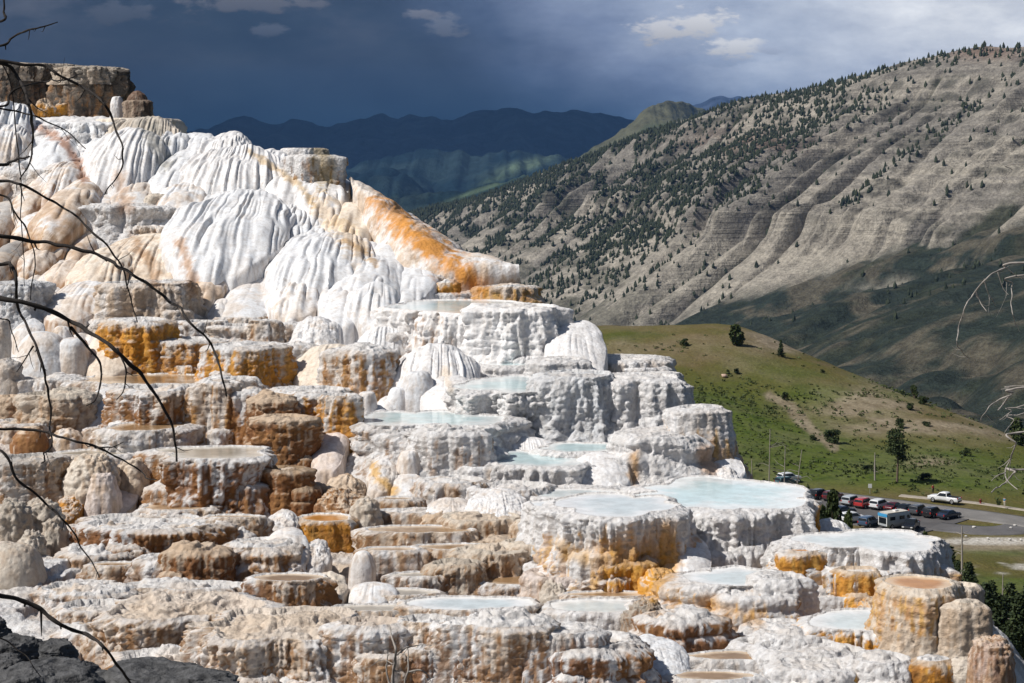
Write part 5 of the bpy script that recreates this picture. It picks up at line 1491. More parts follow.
def car(kind, pnt, name=None):
    root = empty(name or {'sedan': 'parked_car', 'suv': 'parked_car', 'pickup': 'pickup_truck', 'van': 'camper_van'}[kind])
    pf = np.array(PROF[kind]); hw = {'sedan': .90, 'suv': .94, 'pickup': 0.98, 'van': 1.1}[kind]
    # refine profile
    d = np.r_[0, np.cumsum(np.hypot(*np.diff(pf, axis=0).T))]; t = np.linspace(0, d[-1], 70)
    px_, pz_ = np.interp(t, d, pf[:, 0]), np.interp(t, d, pf[:, 1])
    for _ in range(2):
        px_[1:-1] = .25 * px_[:-2] + .5 * px_[1:-1] + .25 * px_[2:]; pz_[1:-1] = .25 * pz_[:-2] + .5 * pz_[1:-1] + .25 * pz_[2:]
    belt = {'sedan': .95, 'suv': 1.05, 'pickup': 1.12, 'van': 1.4}[kind]; top = pz_.max()
    def wz(z): return hw * (1 - 0.20 * np.clip((z - belt) / max(top - belt, .1), 0, 1) * (0.35 if kind == 'van' else 1)) * (1 - 0.05 * np.clip((0.6 - z) / .3, 0, 1))
    J = np.array([-1, -.97, -.88, -.5, 0, .5, .88, .97, 1]); ez = np.array([-.09, -.035, -.008, 0, 0.01, 0, -.008, -.035, -.09])
    wv = wz(pz_) * (1 - 0.10 * np.clip((np.abs(px_) - pf[:, 0].max() * .82) / (pf[:, 0].max() * .2), 0, 1) ** 2)
    topg = np.stack([np.broadcast_to(px_[:, None], (70, 9)), wv[:, None] * J[None], pz_[:, None] + ez[None] * (pz_[:, None] > .5)], -1)
    # sides: from the edge down to the sill, bulging to full width at the belt
    cols = []
    for f in (1, .66, .33, 0):
        z = 0.32 + (topg[:, 0, 2] - 0.32) * f
        w_ = np.maximum(wz(z) * (wv / wz(pz_)), 0)
        cols.append((z, w_))
    L_ = np.stack([np.stack([px_, -w_, z], -1) for z, w_ in cols[1:]][::-1], 1)
    Rr_ = np.stack([np.stack([px_, w_, z], -1) for z, w_ in cols[1:]], 1)
    G = np.concatenate([L_, topg, Rr_], 1)
    nV = G.reshape(-1, 3); nc = G.shape[1]
    F = gridfaces(70, nc)
    V2 = np.concatenate([nV]); Fb = np.array([(i * nc, (i + 1) * nc, (i + 1) * nc + nc - 1, i * nc + nc - 1) for i in range(69)])
    body = mk('body', V2, np.concatenate([F, Fb]), PAINT[pnt], root)
    a = pf
    def pane(nm, pts, mat=GL, parent=None):
        V, Fq = quad_slab(pts); return mk(nm, V, Fq, mat, parent or root, smooth=False)
    def zat(x):
        i = np.argsort(px_); return np.interp(x, px_[i], pz_[i])
    def side(x0, x1, x2, x3, z0, z1):
        for s in (-1, 1):
            p = [(x0, s * (wz(z0) + .004), z0), (x1, s * (wz(z0) + .004), z0), (x2, s * (wz(z1) + .004), z1), (x3, s * (wz(z1) + .004), z1)]
            pane('side_window', p if s < 0 else p[::-1])
    if kind == 'sedan':
        side(-1.45, .85, .3, -.95, .98, 1.36)
        ws = ((.93, 1.07), (.36, 1.40)); rw = ((-1.56, 1.06), (-1.08, 1.36)); r = 0.33; wx = 1.42
    elif kind == 'suv':
        side(-2.05, .75, .2, -1.9, 1.10, 1.58)
        ws = ((.86, 1.20), (.32, 1.66)); rw = ((-2.31, 1.14), (-2.15, 1.54)); r = 0.37; wx = 1.42
    elif kind == 'pickup':
        side(-.72, 1.0, .5, -.62, 1.18, 1.70)
        ws = ((1.17, 1.30), (.62, 1.79)); rw = ((-.845, 1.22), (-.765, 1.66)); r = 0.41; wx = 1.8
        mk('cargo_bed', *boxV(-2.72, -.95, -.8, .8, 1.09, 1.145), DK, root, smooth=False)
    else:
        side(-2.4, -1.2, -1.2, -2.4, 1.5, 2.1); side(-.2, 1.0, 1.0, -.2, 1.5, 2.1); side(1.55, 2.35, 2.1, 1.6, 1.5, 2.1)
        ws = ((2.60, 1.66), (2.33, 2.45)); rw = ((-3.13, .95), (-3.13, 1.95)); r = 0.42; wx = 1.95
        mk('roof', *boxV(-2.95, 2.0, -1.0, 1.0, 2.72, 2.80), PAINT['cream'], root, smooth=False)
        V, Fq = boxV(-3.22, -3.08, -1.12, 1.12, 2.15, 2.66); mk('header_board', V, Fq, PAINT['sky'], root, smooth=False)
        for s in (-1, 1): mk('door_post', *boxV(-3.17, -3.09, s * 1.0 - .08, s * 1.0 + .08, .6, 2.15), PAINT['white'], root, smooth=False)
        mk('roof_vent', *boxV(-.5, .3, -.35, .35, 2.80, 3.02), PAINT['white'], root, smooth=False)
    y1, y2 = wz(ws[0][1]) * .9, wz(ws[1][1]) * .88
    pane('windscreen', [(ws[0][0], -y1, ws[0][1]), (ws[0][0], y1, ws[0][1]), (ws[1][0], y2, ws[1][1]), (ws[1][0], -y2, ws[1][1])])
    y1, y2 = wz(rw[0][1]) * .86, wz(rw[1][1]) * .84
    pane('rear_window', [(rw[0][0], y1, rw[0][1]), (rw[0][0], -y1, rw[0][1]), (rw[1][0], -y2, rw[1][1]), (rw[1][0], y2, rw[1][1])])
    th = np.linspace(0, 2 * np.pi, 20, endpoint=False)
    for sx in (-1, 1):
        for sy in (-1, 1):
            yo, yi = sy * (hw + .015), sy * (hw - .22)
            rings = [(yi, r), (yo, r), (yo, r * .66)]
            V = np.concatenate([np.stack([sx * wx + q * np.cos(th), 0 * th + y, r + q * np.sin(th)], -1) for y, q in rings])
            wv_ = mk('wheel', V, gridfaces(3, 20, True), TY, root)
            V = np.concatenate([np.stack([sx * wx + q * np.cos(th), 0 * th + y, r + q * np.sin(th)], -1) for y, q in ((yo, r * .66), (yo - sy * .03, r * .5), (yo + sy * .01, r * .12), (yo + sy * .012, 0.001))])
            mk('rim', V, gridfaces(4, 20, True), RM, wv_)
    xf, xr = pf[:, 0].max(), pf[:, 0].min()
    zf = {'sedan': .66, 'suv': .80, 'pickup': .9, 'van': .95}[kind]
    for s in (-1, 1):
        mk('headlight', *boxV(xf - .16, xf + .012, s * hw * .70 - .17, s * hw * .70 + .17, zf - .08, zf + .08), HL, root, smooth=False)
        mk('tail_light', *boxV(xr - .02, xr + .12, s * hw * .82 - .09, s * hw * .82 + .09, zf - .02, zf + .26), TL, root, smooth=False)
    mk('bumper', *boxV(xf - .1, xf + .05, -hw * .86, hw * .86, .36, .52), DK, root, smooth=False); mk('bumper', *boxV(xr - .05, xr + .1, -hw * .86, hw * .86, .38, .54), DK, root, smooth=False)
    return root


def park(kind, pnt, px, py, head, label, cat, s=1.0, grp=None):
    g = hit(px, py); o = car(kind, pnt)
    o.location = (g.x, g.y, g.z + LZ + 0.01); o.scale = (s,) * 3
    o.rotation_euler = (0, 0, R_(90 - head))          # head: compass bearing of the bonnet, 0 = straight away, 90 = to the right
    tag(o, label, cat, grp)


GP = 'cars in the car park below the terraces'
park('pickup', 'white', 944.5, 503.5, -52, 'white pickup truck driving along the grey road', 'pickup', 1.0)
for a in (('suv', 'silver', 852, 505.5, 42, 'silver SUV beside the bright red car', 'car'), ('suv', 'red', 864.5, 508, 40, 'bright red car between the silver and the white SUV', 'car'), ('suv', 'white', 880, 509.5, 42, 'white SUV seen from behind in the far row', 'car'),
          ('sedan', 'maroon', 894, 511.5, 40, 'dark maroon car right of the white SUV', 'car'), ('sedan', 'black', 906, 513, 40, 'low black car behind the camper roof', 'car'), ('suv', 'grey', 919, 515, 40, 'dark grey SUV right of the camper van', 'car'),
          ('suv', 'black', 933, 517.5, 42, 'black SUV second from the right end of the row', 'car'), ('sedan', 'navy', 949, 519.5, 52, 'dark navy saloon at the right end of the row', 'car'),
          ('suv', 'white', 853, 523, 62, 'white car in the near row beside the blue SUV', 'car'), ('suv', 'blue', 869, 527, 40, 'dusty blue SUV just left of the camper van', 'car'), ('sedan', 'navy', 843, 515, 60, 'dark car half hidden by the sparse juniper', 'car'),
          ('suv', 'maroon', 833, 501, 42, 'dark red car behind the sparse juniper', 'car'), ('suv', 'black', 820, 499, 45, 'black car at the left end of the far row', 'car'),
          ('pickup', 'black', 911, 531, 205, 'black jeep with a silver grille parked beside the camper van', 'car')):
    park(*a, grp=GP)
park('van', 'silver', 896, 528, 58, 'grey camper van with cream roof and bright blue header', 'camper van', 0.95)
park('suv', 'teal', 787, 487, 60, 'dark teal jeep at the roadside behind the turquoise pool', 'car', 1.0); park('suv', 'white', 789, 482.5, 60, 'white roofed SUV behind the dark teal jeep', 'car')

# ================================================================== signs, people, stones
def post_sign(px, py, hpx, lab, col, round_=False):
    g = hit(px, py); m_ = g.y / FPX; root = empty('road_sign', g)
    mk('post', *tube([(0, 0, -.3), (0, 0, hpx * m_ * .98)], [.05, .05], 8), simple('galvanised_post', (0.3, 0.3, 0.3), 0.5, 0.4, 0.1), root)
    mk('panel', *boxV(-.34, .34, -.05, -.02, hpx * m_ - .75, hpx * m_), simple('sign_face', col, 0.5, 0.4, 0.05), root, smooth=False)
    tag(root, lab, 'sign')
post_sign(870, 494, 10, 'small white sign on a thin post across the road', (0.75, 0.75, 0.75))

def bollard(px, py, lab):  # short dark red post with a cap
    g = hit(px, py); root = empty('capped_post', g); c = simple('dark_red_paint', (0.16, 0.02, 0.02), 0.5, 0.4, 0.2)
    mk('body', *tube([(0, 0, -.2), (0, 0, .05), (0, 0, .06), (0, 0, .75), (0, 0, .78), (0, 0, .82), (0, 0, .95), (0, 0, 1.0)], [.24, .24, .17, .17, .23, .23, .15, .02], 14), c, root)
    mk('cap', *tube([(-.3, 0, .55), (.3, 0, .55)], [.08, .08], 10), c, root)
    tag(root, lab, 'capped_post')
bollard(980.5, 504.5, 'short dark red post beside the footpath')


def skin(name, verts, edges, radii, mat, parent=None):
    me = bpy.data.meshes.new(name); me.from_pydata(verts, edges, []); me.update()
    o = bpy.data.objects.new(name, me); COL.objects.link(o)
    md = o.modifiers.new('s', 'SKIN'); md.use_smooth_shade = True
    for v, r in zip(me.skin_vertices[0].data, radii): v.radius = (r, r) if not isinstance(r, tuple) else r
    me.skin_vertices[0].data[0].use_root = True
    ms = o.modifiers.new('u', 'SUBSURF'); ms.levels = 2; ms.render_levels = 2
    dg = bpy.context.evaluated_depsgraph_get()
    nm = bpy.data.meshes.new_from_object(o.evaluated_get(dg))
    bpy.data.objects.remove(o)
    nm.materials.clear(); nm.materials.append(mat)
    q = bpy.data.objects.new(name, nm); COL.objects.link(q); q.parent = parent
    return q


def person(px, py, rz, shirt, trouser, hair, lab, hat=False):
    g = hit(px, py); root = empty('person', (g.x, g.y, g.z + 0.3), rz)
    sk = simple('skin', (0.42, 0.26, 0.19), 0.6, 0.3, 0.05)
    V = [(0, 0, .95), (0, 0, 1.15), (0, .01, 1.40), (0, 0, 1.50), (0, -.02, 1.60), (0, -.02, 1.70),
         (.10, 0, .90), (.11, -.03, .50), (.12, .02, .08), (.13, -.14, .03), (-.10, 0, .90), (-.11, .06, .50), (-.12, .10, .08), (-.13, -.04, .03),
         (.19, .01, 1.40), (.25, .03, 1.14), (.23, -.10, .93), (.23, -.15, .84), (-.19, .01, 1.40), (-.25, .02, 1.14), (-.25, -.05, .90), (-.25, -.08, .81)]
    E = [(0, 1), (1, 2), (2, 3), (3, 4), (4, 5), (0, 6), (6, 7), (7, 8), (8, 9), (0, 10), (10, 11), (11, 12), (12, 13), (2, 14), (14, 15), (15, 16), (16, 17), (2, 18), (18, 19), (19, 20), (20, 21)]
    Rd = [.13, .12, .13, .055, .085, .09, .085, .058, .042, .035, .085, .058, .042, .035, .062, .045, .034, .038, .062, .045, .034, .038]
    skin('body', V, E, Rd, sk, root)
    iv_ = [0, 1, 2, 14, 15, 18, 19]; rm = {v: i for i, v in enumerate(iv_)}
    skin('shirt', [V[i] for i in iv_], [(rm[a], rm[b]) for a, b in E if a in rm and b in rm], [Rd[i] + .022 for i in iv_], simple('shirt_cloth', shirt, 0.8, 0.2, 0.1), root)
    iv_ = [0, 6, 7, 8, 10, 11, 12]; rm = {v: i for i, v in enumerate(iv_)}
    skin('trousers', [V[i] for i in iv_], [(rm[a], rm[b]) for a, b in E if a in rm and b in rm], [.135] + [Rd[i] + .018 for i in iv_[1:]], simple('trouser_cloth', trouser, 0.85, 0.2, 0.1), root)
    th = np.linspace(0, 6.283, 16, endpoint=False)
    Vh = np.concatenate([np.stack([r_ * np.cos(th), .01 + r_ * np.sin(th), 0 * th + z_], -1) for z_, r_ in ((1.62, .098), (1.70, .105), (1.76, .085), (1.795, .03))])
    mk('hair', Vh, gridfaces(4, 16, True), simple('hair', hair, 0.7, 0.3, 0.2), root)
    tag(root, lab, 'person')
person(933, 496, 0.6, (0.42, 0.02, 0.02), (0.03, 0.035, 0.03), (0.04, 0.02, 0.01), 'person in a red jacket standing beyond the white pickup')
person(1004.5, 509, -0.8, (0.06, 0.22, 0.40), (0.55, 0.50, 0.42), (0.05, 0.03, 0.02), 'person in a blue shirt and pale trousers on the footpath')

MW = simple('pale_stone', (0.55, 0.53, 0.50), 0.85, 0.2, 0.25, 2.0, bumpd=0.1)
def rock(name, loc, sz, seed, mat, lab, cat='rock', grp=None, n=28, ang=0.35, rz=0.0):
    th = np.linspace(0, 2 * np.pi, n * 2, endpoint=False); ph = np.linspace(0.02, np.pi - 0.02, n)
    PH, TH = np.meshgrid(ph, th, indexing='ij')
    d = np.stack([np.sin(PH) * np.cos(TH), np.sin(PH) * np.sin(TH), np.cos(PH)], -1)
    # cut facets: a polyhedron of random planes, rounded a little
    rg = np.random.default_rng(seed); pn = rg.normal(size=(14, 3)); pn /= np.linalg.norm(pn, axis=1, keepdims=True); pn = np.concatenate([pn, [[0, 0, 1], [0, 0, -1]]]); dist = np.r_[rg.uniform(.72, 1.0, 14), .8, .8]
    r = (dist / np.maximum(d @ pn.T, 0.08)).min(-1)
    r = np.minimum(r, 1.25)
    P = d * r[..., None]
    P = P + d * (ang * (0.30 * fbm(P[..., 0] * 2, P[..., 1] * 2, P[..., 2] * 5 + seed, 5, seed, 0.6) + 0.10 * (bil(P[..., 0] * 4, P[..., 1] * 4, P[..., 2] * 9, 3, seed + 1) - .4)))[..., None]
    P = P * np.array(sz)
    o = mk(name, P.reshape(-1, 3), gridfaces(n, n * 2, True), mat, None); o.location = loc; o.rotation_euler = (0, 0, rz)
    return tag(o, lab, cat, grp)
for i, (px, py, w_) in enumerate(((974, 529, 4), (1011, 529.5, 3), (1015, 527, 3), (988, 540, 3), (999, 540.5, 3), (1010, 541, 3.5), (1021, 541, 3), (966, 538, 2.4))):
    g = hit(px, py); s_ = w_ * g.y / FPX / 2
    rock('kerb_stone', g + Vector((0, 0, 0.25)), (s_, s_ * .8, s_ * .7), 400 + i, MW, 'white boulder edging the car park lane', 'boulder', 'white boulders along the car park lane', 10)
for i, (px, py, w_, lab) in enumerate(((844, 370, 6, 'pale pink stone at the foot of the conical juniper'), (724, 377, 6, 'pale pink stone beside a tiny shrub on the hill'))):
    g = hit(px, py); s_ = w_ * g.y / FPX / 2
    rock('stone', g + Vector((0, 0, .2)), (s_, s_, s_ * .7), 420 + i, simple('pink_stone', (0.5, 0.36, 0.28), 0.9, .2, .2), lab, 'stone', None, 10)

# ================================================================== the dark cliff and cones at the top of the terraces
CO = np.array(at(60, 118, 92.0))
cliff = empty('travertine_cliff', tuple(CO)); tag(cliff, 'dark brown travertine cliff with a pale rim and hanging streaks at the top', 'cliff')
DKG = np.array((0.085, 0.075, 0.066))
T(-150, 80, 64, 124, k=.45, Yfix=92.0, base=DKG, tan=.10, brn=.25, nod=.25, flute=1.5, crust=0, irr=.08, flare=-.06, name='cliff_face', parent=cliff, toff=CO, top=IVORY)
T(62, 118, 68, 124, k=.6, Yfix=91.0, base=DKG, tan=.14, brn=.2, nod=.25, flute=1.5, crust=0, irr=.08, flare=-.08, name='cliff_face', parent=cliff, toff=CO, top=IVORY)
T(-152, 80, 62, 67, k=.46, Yfix=91.8, base=IVORY * .5, tan=.3, nod=.5, flute=1.4, irr=.08, name='rim', parent=cliff, toff=CO); T(60, 119, 66.5, 70.5, k=.6, Yfix=90.9, base=IVORY * .5, tan=.3, nod=.5, flute=1.4, irr=.08, name='rim', parent=cliff, toff=CO)
o = mound(110, 124, 97, 120, p=2.5, Yfix=88.0, flute=.5, nod=.25, name='spring_cone', toff=np.array(at(117, 118, 88.5)), base=WHITE * .95); o.parent = None; o.location = at(117, 118, 88.5); tag(o, 'small white spring cone standing between the dark cliff and a dark peaked rock', 'spring cone')
o = T(127, 149, 100, 122, k=.7, Yfix=87.0, nod=.4, flute=.5, base=np.array((.13, .085, .06)), tan=.2, crust=0, flare=-.04, name='peaked_rock', toff=np.array(at(138, 118, 87.5)), irr=.12); o.parent = None; o.location = at(138, 118, 87.5); tag(o, 'dark brown house shaped rock with a peaked orange top', 'rock')
rf = M(127, 148, 92, 103, p=2.6, Yfix=87.05, base=np.array((.15, .09, .06)), nod=.3, name='peak', parent=o, toff=np.array(at(138, 118, 87.5)))
for i, (a, b_, c_, d_) in enumerate(((28, 42, 106, 124), (40, 52, 103, 124), (50, 60, 110, 124), (57, 67, 107, 124), (34, 60, 113, 124))):
    T(a, b_, c_, d_, k=.8, Yfix=86.0 + .2 * i, org=.75, tan=.9, brn=.3, nod=.5, jag=.35, base=CREAM * .8, crust=0, flare=.1, name='orange_crag')
M(6, 34, 104, 124, p=2.6, Yfix=87.0)

# steam drifting off the cliff foot
def steam(lab, px, py, Y, rx, ry, rz, dens, seed):
    th = np.linspace(0, 2 * np.pi, 40, endpoint=False); ph = np.linspace(0.01, np.pi - 0.01, 22)
    PH, TH = np.meshgrid(ph, th, indexing='ij'); P = np.stack([np.sin(PH) * np.cos(TH) * rx, np.sin(PH) * np.sin(TH) * ry, np.cos(PH) * rz], -1)
    m = bpy.data.materials.new('steam'); m.use_nodes = True; nt = m.node_tree; nt.nodes.clear()
    out = nt.nodes.new('ShaderNodeOutputMaterial'); pv = nt.nodes.new('ShaderNodeVolumePrincipled')
    pv.inputs['Color'].default_value = (0.9, 0.92, 0.95, 1); pv.inputs['Anisotropy'].default_value = 0.2
    tc = nt.nodes.new('ShaderNodeTexCoord'); o_ = tc.outputs['Object']
    n = noise(nt, o_, 0.55, 4, 0.6)
    ln = nt.nodes.new('ShaderNodeVectorMath'); ln.operation = 'LENGTH'
    mp = nt.nodes.new('ShaderNodeMapping'); mp.inputs['Scale'].default_value = (1 / rx, 1 / ry, 1 / rz); nt.links.new(o_, mp.inputs[0]); nt.links.new(mp.outputs[0], ln.inputs[0])
    f = math_(nt, 'MULTIPLY', maprange(nt, ln.outputs['Value'], 1.0, 0.15, smooth=True), maprange(nt, n, 0.42, 0.68, smooth=True))
    nt.links.new(math_(nt, 'MULTIPLY', f, dens), pv.inputs['Density']); nt.links.new(pv.outputs[0], out.inputs['Volume'])
    o = mk('steam', P.reshape(-1, 3), gridfaces(22, 40, True), m, None); o.location = at(px, py, Y)
    tag(o, lab, 'steam', kind='stuff')
steam('thin white steam drifting along the foot of the dark cliff', 62, 100, 88.6, 3.8, 1.8, 1.7, 3.0, 1)

# ================================================================== foreground: dark rocks and dead branches
MR = simple('dark_shale', (0.080, 0.080, 0.082), 0.9, 0.25, 0.6, 9.0, bumpd=0.12)
for i, (px, py, Y, sx, sy, sz, lab) in enumerate(((20, 648, 15.5, .22, .22, .17, 'dark grey block at the left edge above the slabs'), (56, 650, 15.2, .17, .2, .14, 'small dark grey rock beside the left edge block'), (40, 690, 14.4, .42, .4, .25, 'broad dark grey slab in the lower left corner'),
                                                (165, 690, 14.6, .54, .5, .24, 'long flat dark grey slab along the lower edge'), (104, 684, 14.9, .24, .28, .18, 'dark grey block wedged between two slabs'), (-8, 628, 16.5, .17, .2, .16, 'dark rock at the left edge below pale rubble'), (212, 697, 14.2, .26, .3, .16, 'low dark slab at the right end of the dark rocks'),
                                                (80, 668, 15.1, .14, .16, .11, 'little dark rock above the wedged block'), (6, 668, 15.0, .20, .2, .16, 'dark rock under the left edge block'), (128, 668, 15.2, .12, .14, .07, 'flat dark fragment above the long slab'), (70, 690, 14.3, .16, .2, .12, 'dark fragment between the corner slab and the wedged block'))):
    rock('shale_rock', at(px, py + 6, Y), (sx, sy, sz), 500 + i, MR, lab, 'rock', None, 80, 0.6, i * .6)


def crv(pts, n=10):
    P = np.array(pts, float); Q = np.concatenate([[2 * P[0] - P[1]], P, [2 * P[-1] - P[-2]]]); out_ = []
    for i in range(1, len(Q) - 2):
        for t in np.linspace(0, 1, n, endpoint=False):
            a, b, c, d = Q[i - 1], Q[i], Q[i + 1], Q[i + 2]
            out_.append(.5 * ((2 * b) + (-a + c) * t + (2 * a - 5 * b + 4 * c - d) * t * t + (-a + 3 * b - 3 * c + d) * t ** 3))
    out_.append(P[-1]); return np.array(out_)


MBW_ = None
def branches(root, base, specs, mat, seed, trunk_px, Y0, rise=40):
    rg = np.random.default_rng(seed)
    for pts, wpx, dY in specs:
        Yb = Y0 + dY
        side_ = 1 if trunk_px < 0 else -1
        q = []
        if len(pts[0]) == 2 and (pts[0][0] <= 0 or pts[0][0] >= 1024):
            q.append((trunk_px, pts[0][1] - rise * .4 + rg.uniform(-10, 10), Y0)); q.append(((trunk_px + pts[0][0]) / 2, pts[0][1] - rise * .15, Y0 + dY * .5))
        for j, (a, b) in enumerate(pts): q.append((a, b, Yb + 0.05 * j * rg.normal()))
        W = np.array([at(*z) for z in q]) - np.array(base)
        C = crv(W, 12)
        C = C + np.stack([vn(C[:, 0] * 9, C[:, 1], C[:, 2] * 9, seed + k) + 0.5 * vn(C[:, 0] * 26, C[:, 1], C[:, 2] * 26, seed + k + 5) for k in range(3)], -1) * 0.008
        n = len(C); t = np.linspace(0, 1, n)
        r = (0.85 if mat is not MBW_ else 0.62) * wpx / 2 * Yb / FPX * (1.2 - 0.9 * t) * (1 + 0.22 * vn(t * 50, 0, 0, seed + 9)) + 0.0006
        pr = [tube(C, r, 7)]
        for j in range(max(2, int(n / 16))):      # spurs and side twigs
            i = rg.integers(int(n * .25), n - 2); d = rg.normal(size=3); d[1] *= .4; d[2] -= .5; d /= np.linalg.norm(d)
            L = rg.choice([.012, .02, .03, .05, .075]) * Yb / 5.5
            pr.append(tube([C[i], C[i] + d * L * .5 + np.array((0, 0, -.01)), C[i] + d * L + np.array((0, 0, -.10 * L))], [r[i] * .55, r[i] * .4, r[i] * .15], 5))
        mk('branch', *join(pr), mat, root)


MBR = simple('dark_bark', (0.030, 0.026, 0.024), 0.9, 0.15, 0.5, 40.0, bumpd=0.003)
base = (at(-150, 0, 5.5)[0], 5.5, -3.1)
bare = empty('bare_tree', base); tag(bare, 'bare dark tree whose drooping dead branches hang over the left side', 'tree')
mk('trunk', *tube([(0, 0, -.3), (.02, 0, 1.2), (-.03, .02, 2.6), (.02, 0, 4.2)], [.11, .09, .07, .03], 12), MBR, bare)
branches(bare, base, [
    ([(0, 60), (25, 65), (45, 67), (62, 75), (82, 85), (100, 100), (112, 117), (120, 140), (122, 155), (119, 172), (109, 196)], 3.6, 0.0),
    ([(0, 62), (16, 75), (27, 95), (33, 118), (33, 142), (30, 162), (20, 182)], 4.4, .15),
    ([(0, 106), (9, 93), (24, 84), (45, 81), (65, 79), (82, 74)], 2.8, .3),
    ([(0, 45), (14, 38), (30, 31), (44, 27), (58, 22)], 3.0, -.1),
    ([(0, 108), (20, 110), (45, 119), (65, 131), (87, 150)], 2.2, .25),
    ([(0, 165), (12, 162), (30, 157)], 5.5, -.2),
    ([(0, 183), (25, 187), (50, 200), (75, 213), (100, 240), (120, 270), (131, 295), (136, 320)], 3.2, .1),
    ([(0, 236), (40, 240), (75, 248), (105, 262), (140, 278), (165, 295), (190, 320), (210, 348), (222, 375), (226, 396)], 4.6, 0),
    ([(0, 196), (15, 212), (27, 230), (33, 260), (33, 300)], 2.4, .3),
    ([(0, 300), (40, 308), (75, 325), (110, 345), (140, 372), (160, 400), (172, 430), (176, 462)], 6.0, -.3),
    ([(0, 265), (10, 267), (17, 285), (22, 312), (36, 345), (47, 385), (51, 420), (50, 442), (41, 462)], 4.0, .1),
    ([(70, 328), (85, 345), (98, 362), (100, 380), (95, 398), (87, 405)], 2.8, -.25), ([(116, 347), (124, 365), (124, 385), (117, 402)], 2.0, -.28),
    ([(0, 428), (45, 432), (80, 440), (115, 455), (140, 472), (156, 480)], 3.4, .4), ([(95, 447), (110, 446), (122, 440)], 1.6, .4),
    ([(0, 448), (20, 478), (45, 500), (65, 520), (80, 545), (97, 578)], 3.4, -.2), ([(0, 318), (12, 330), (20, 352)], 1.8, .2), ([(34, 346), (26, 360), (18, 372)], 1.6, .1),
    ([(0, 596), (40, 608), (60, 625), (85, 635), (105, 650), (128, 678), (138, 700)], 6.0, .5), ([(0, 640), (22, 652), (40, 676)], 2.0, .3),
    ([(0, 22), (3, 10), (4, -6)], 4.0, -.3), ([(0, 60), (18, 150), (22, 230), (24, 285)], 1.6, .35)], MBR, 610, -150, 5.5)
MBW = simple('bleached_wood', (0.33, 0.30, 0.275), 0.85, 0.15, 0.35, 30.0, bumpd=0.003)
MBW_ = MBW
base = (at(1420, 0, 8.0)[0], 8.0, -4.0)
dead = empty('dead_tree', base); tag(dead, 'bleached dead tree whose pale twigs reach in from the right edge', 'tree')
mk('trunk', *tube([(0, 0, -.3), (.03, 0, 1.5), (-.04, .02, 3.0), (.02, 0, 4.4), (.05, 0, 5.4), (.07, .02, 5.9)], [.13, .11, .08, .05, .025, .006], 12), MBW, dead)
branches(dead, base, [
    ([(1024, 262), (1004, 268), (986, 279), (974, 292), (965, 306), (958, 328), (957, 345), (968, 358)], 3.0, 0), ([(976, 289), (979, 303), (985, 312)], 1.4, 0), ([(986, 279), (990, 296), (996, 308)], 1.4, 0), ([(998, 271), (1004, 288), (1008, 295)], 1.2, .05),
    ([(1024, 276), (1014, 285), (1010, 303), (1012, 317), (1018, 328)], 1.8, .2), ([(1024, 164), (1012, 170), (1004, 180), (1000, 190)], 1.2, .5),
    ([(1024, 389), (1012, 394), (1003, 403), (998, 409)], 4.0, -.2), ([(1012, 394), (998, 400), (988, 410), (982, 421)], 1.8, -.2), ([(1024, 405), (1012, 409), (1000, 420)], 1.8, .1), ([(1024, 414), (1014, 420), (1006, 432)], 1.4, .2),
    ([(1024, 432), (1017, 444), (1009, 460), (1005, 472), (1008, 482), (1018, 490)], 2.6, 0), ([(1005, 472), (998, 476), (992, 482)], 1.2, 0), ([(1024, 469), (1015, 474), (1004, 484), (992, 493)], 4.0, .3), ([(1024, 386), (1010, 388), (1002, 390)], 1.4, .3)], MBW, 620, 1420, 8.0, 20)
base = (at(392, 0, 17)[0], 17.0, -1.75 - .33 * 15.5)
shrub = empty('dead_shrub', base); tag(shrub, 'leafless grey shrub rising at the bottom edge in front of the terraces', 'shrub')
mk('trunk', *tube([(0, 0, -.2), (0.02, 0, .9), (.0, 0, 1.75)], [.03, .025, .02], 8), MBG, shrub)
branches(shrub, base, [([(391, 700), (394, 670), (396, 650), (392, 635), (390, 624)], 3.6, 0), ([(396, 655), (405, 648), (418, 645), (432, 645)], 1.8, 0), ([(390, 690), (387, 668), (388, 650)], 2.4, .1), ([(404, 700), (407, 672), (409, 655), (406, 643)], 2.2, .15), ([(408, 672), (420, 670), (428, 676), (433, 690)], 2.0, .15), ([(392, 664), (382, 660), (368, 668)], 1.2, 0)], MBG, 630, 392, 17.0)
# ================================================================== sky, sun, camera
SUN = Vector((-0.63, -0.21, 0.745)).normalized()
w = bpy.data.worlds.new('World'); scene.world = w; w.use_nodes = True
nt = w.node_tree; nt.nodes.clear()
out = nt.nodes.new('ShaderNodeOutputWorld')
sky = nt.nodes.new('ShaderNodeTexSky'); sky.sky_type = 'NISHITA'; sky.sun_disc = False
sky.sun_elevation = math.asin(SUN.z); sky.sun_rotation = math.atan2(SUN.x, SUN.y)
bg = nt.nodes.new('ShaderNodeBackground'); bg.inputs['Strength'].default_value = 0.05
nt.links.new(sky.outputs[0], bg.inputs['Color'])
tc = nt.nodes.new('ShaderNodeTexCoord'); sep = nt.nodes.new('ShaderNodeSeparateXYZ')
nt.links.new(tc.outputs['Generated'], sep.inputs[0])
dx, dy, dz = sep.outputs
dys = math_(nt, 'MAXIMUM', dy, 0.05)
az = math_(nt, 'DIVIDE', dx, dys)             # tangent of the bearing, east of straight ahead
el = math_(nt, 'DIVIDE', dz, dys)          # tangent of the height above the horizon
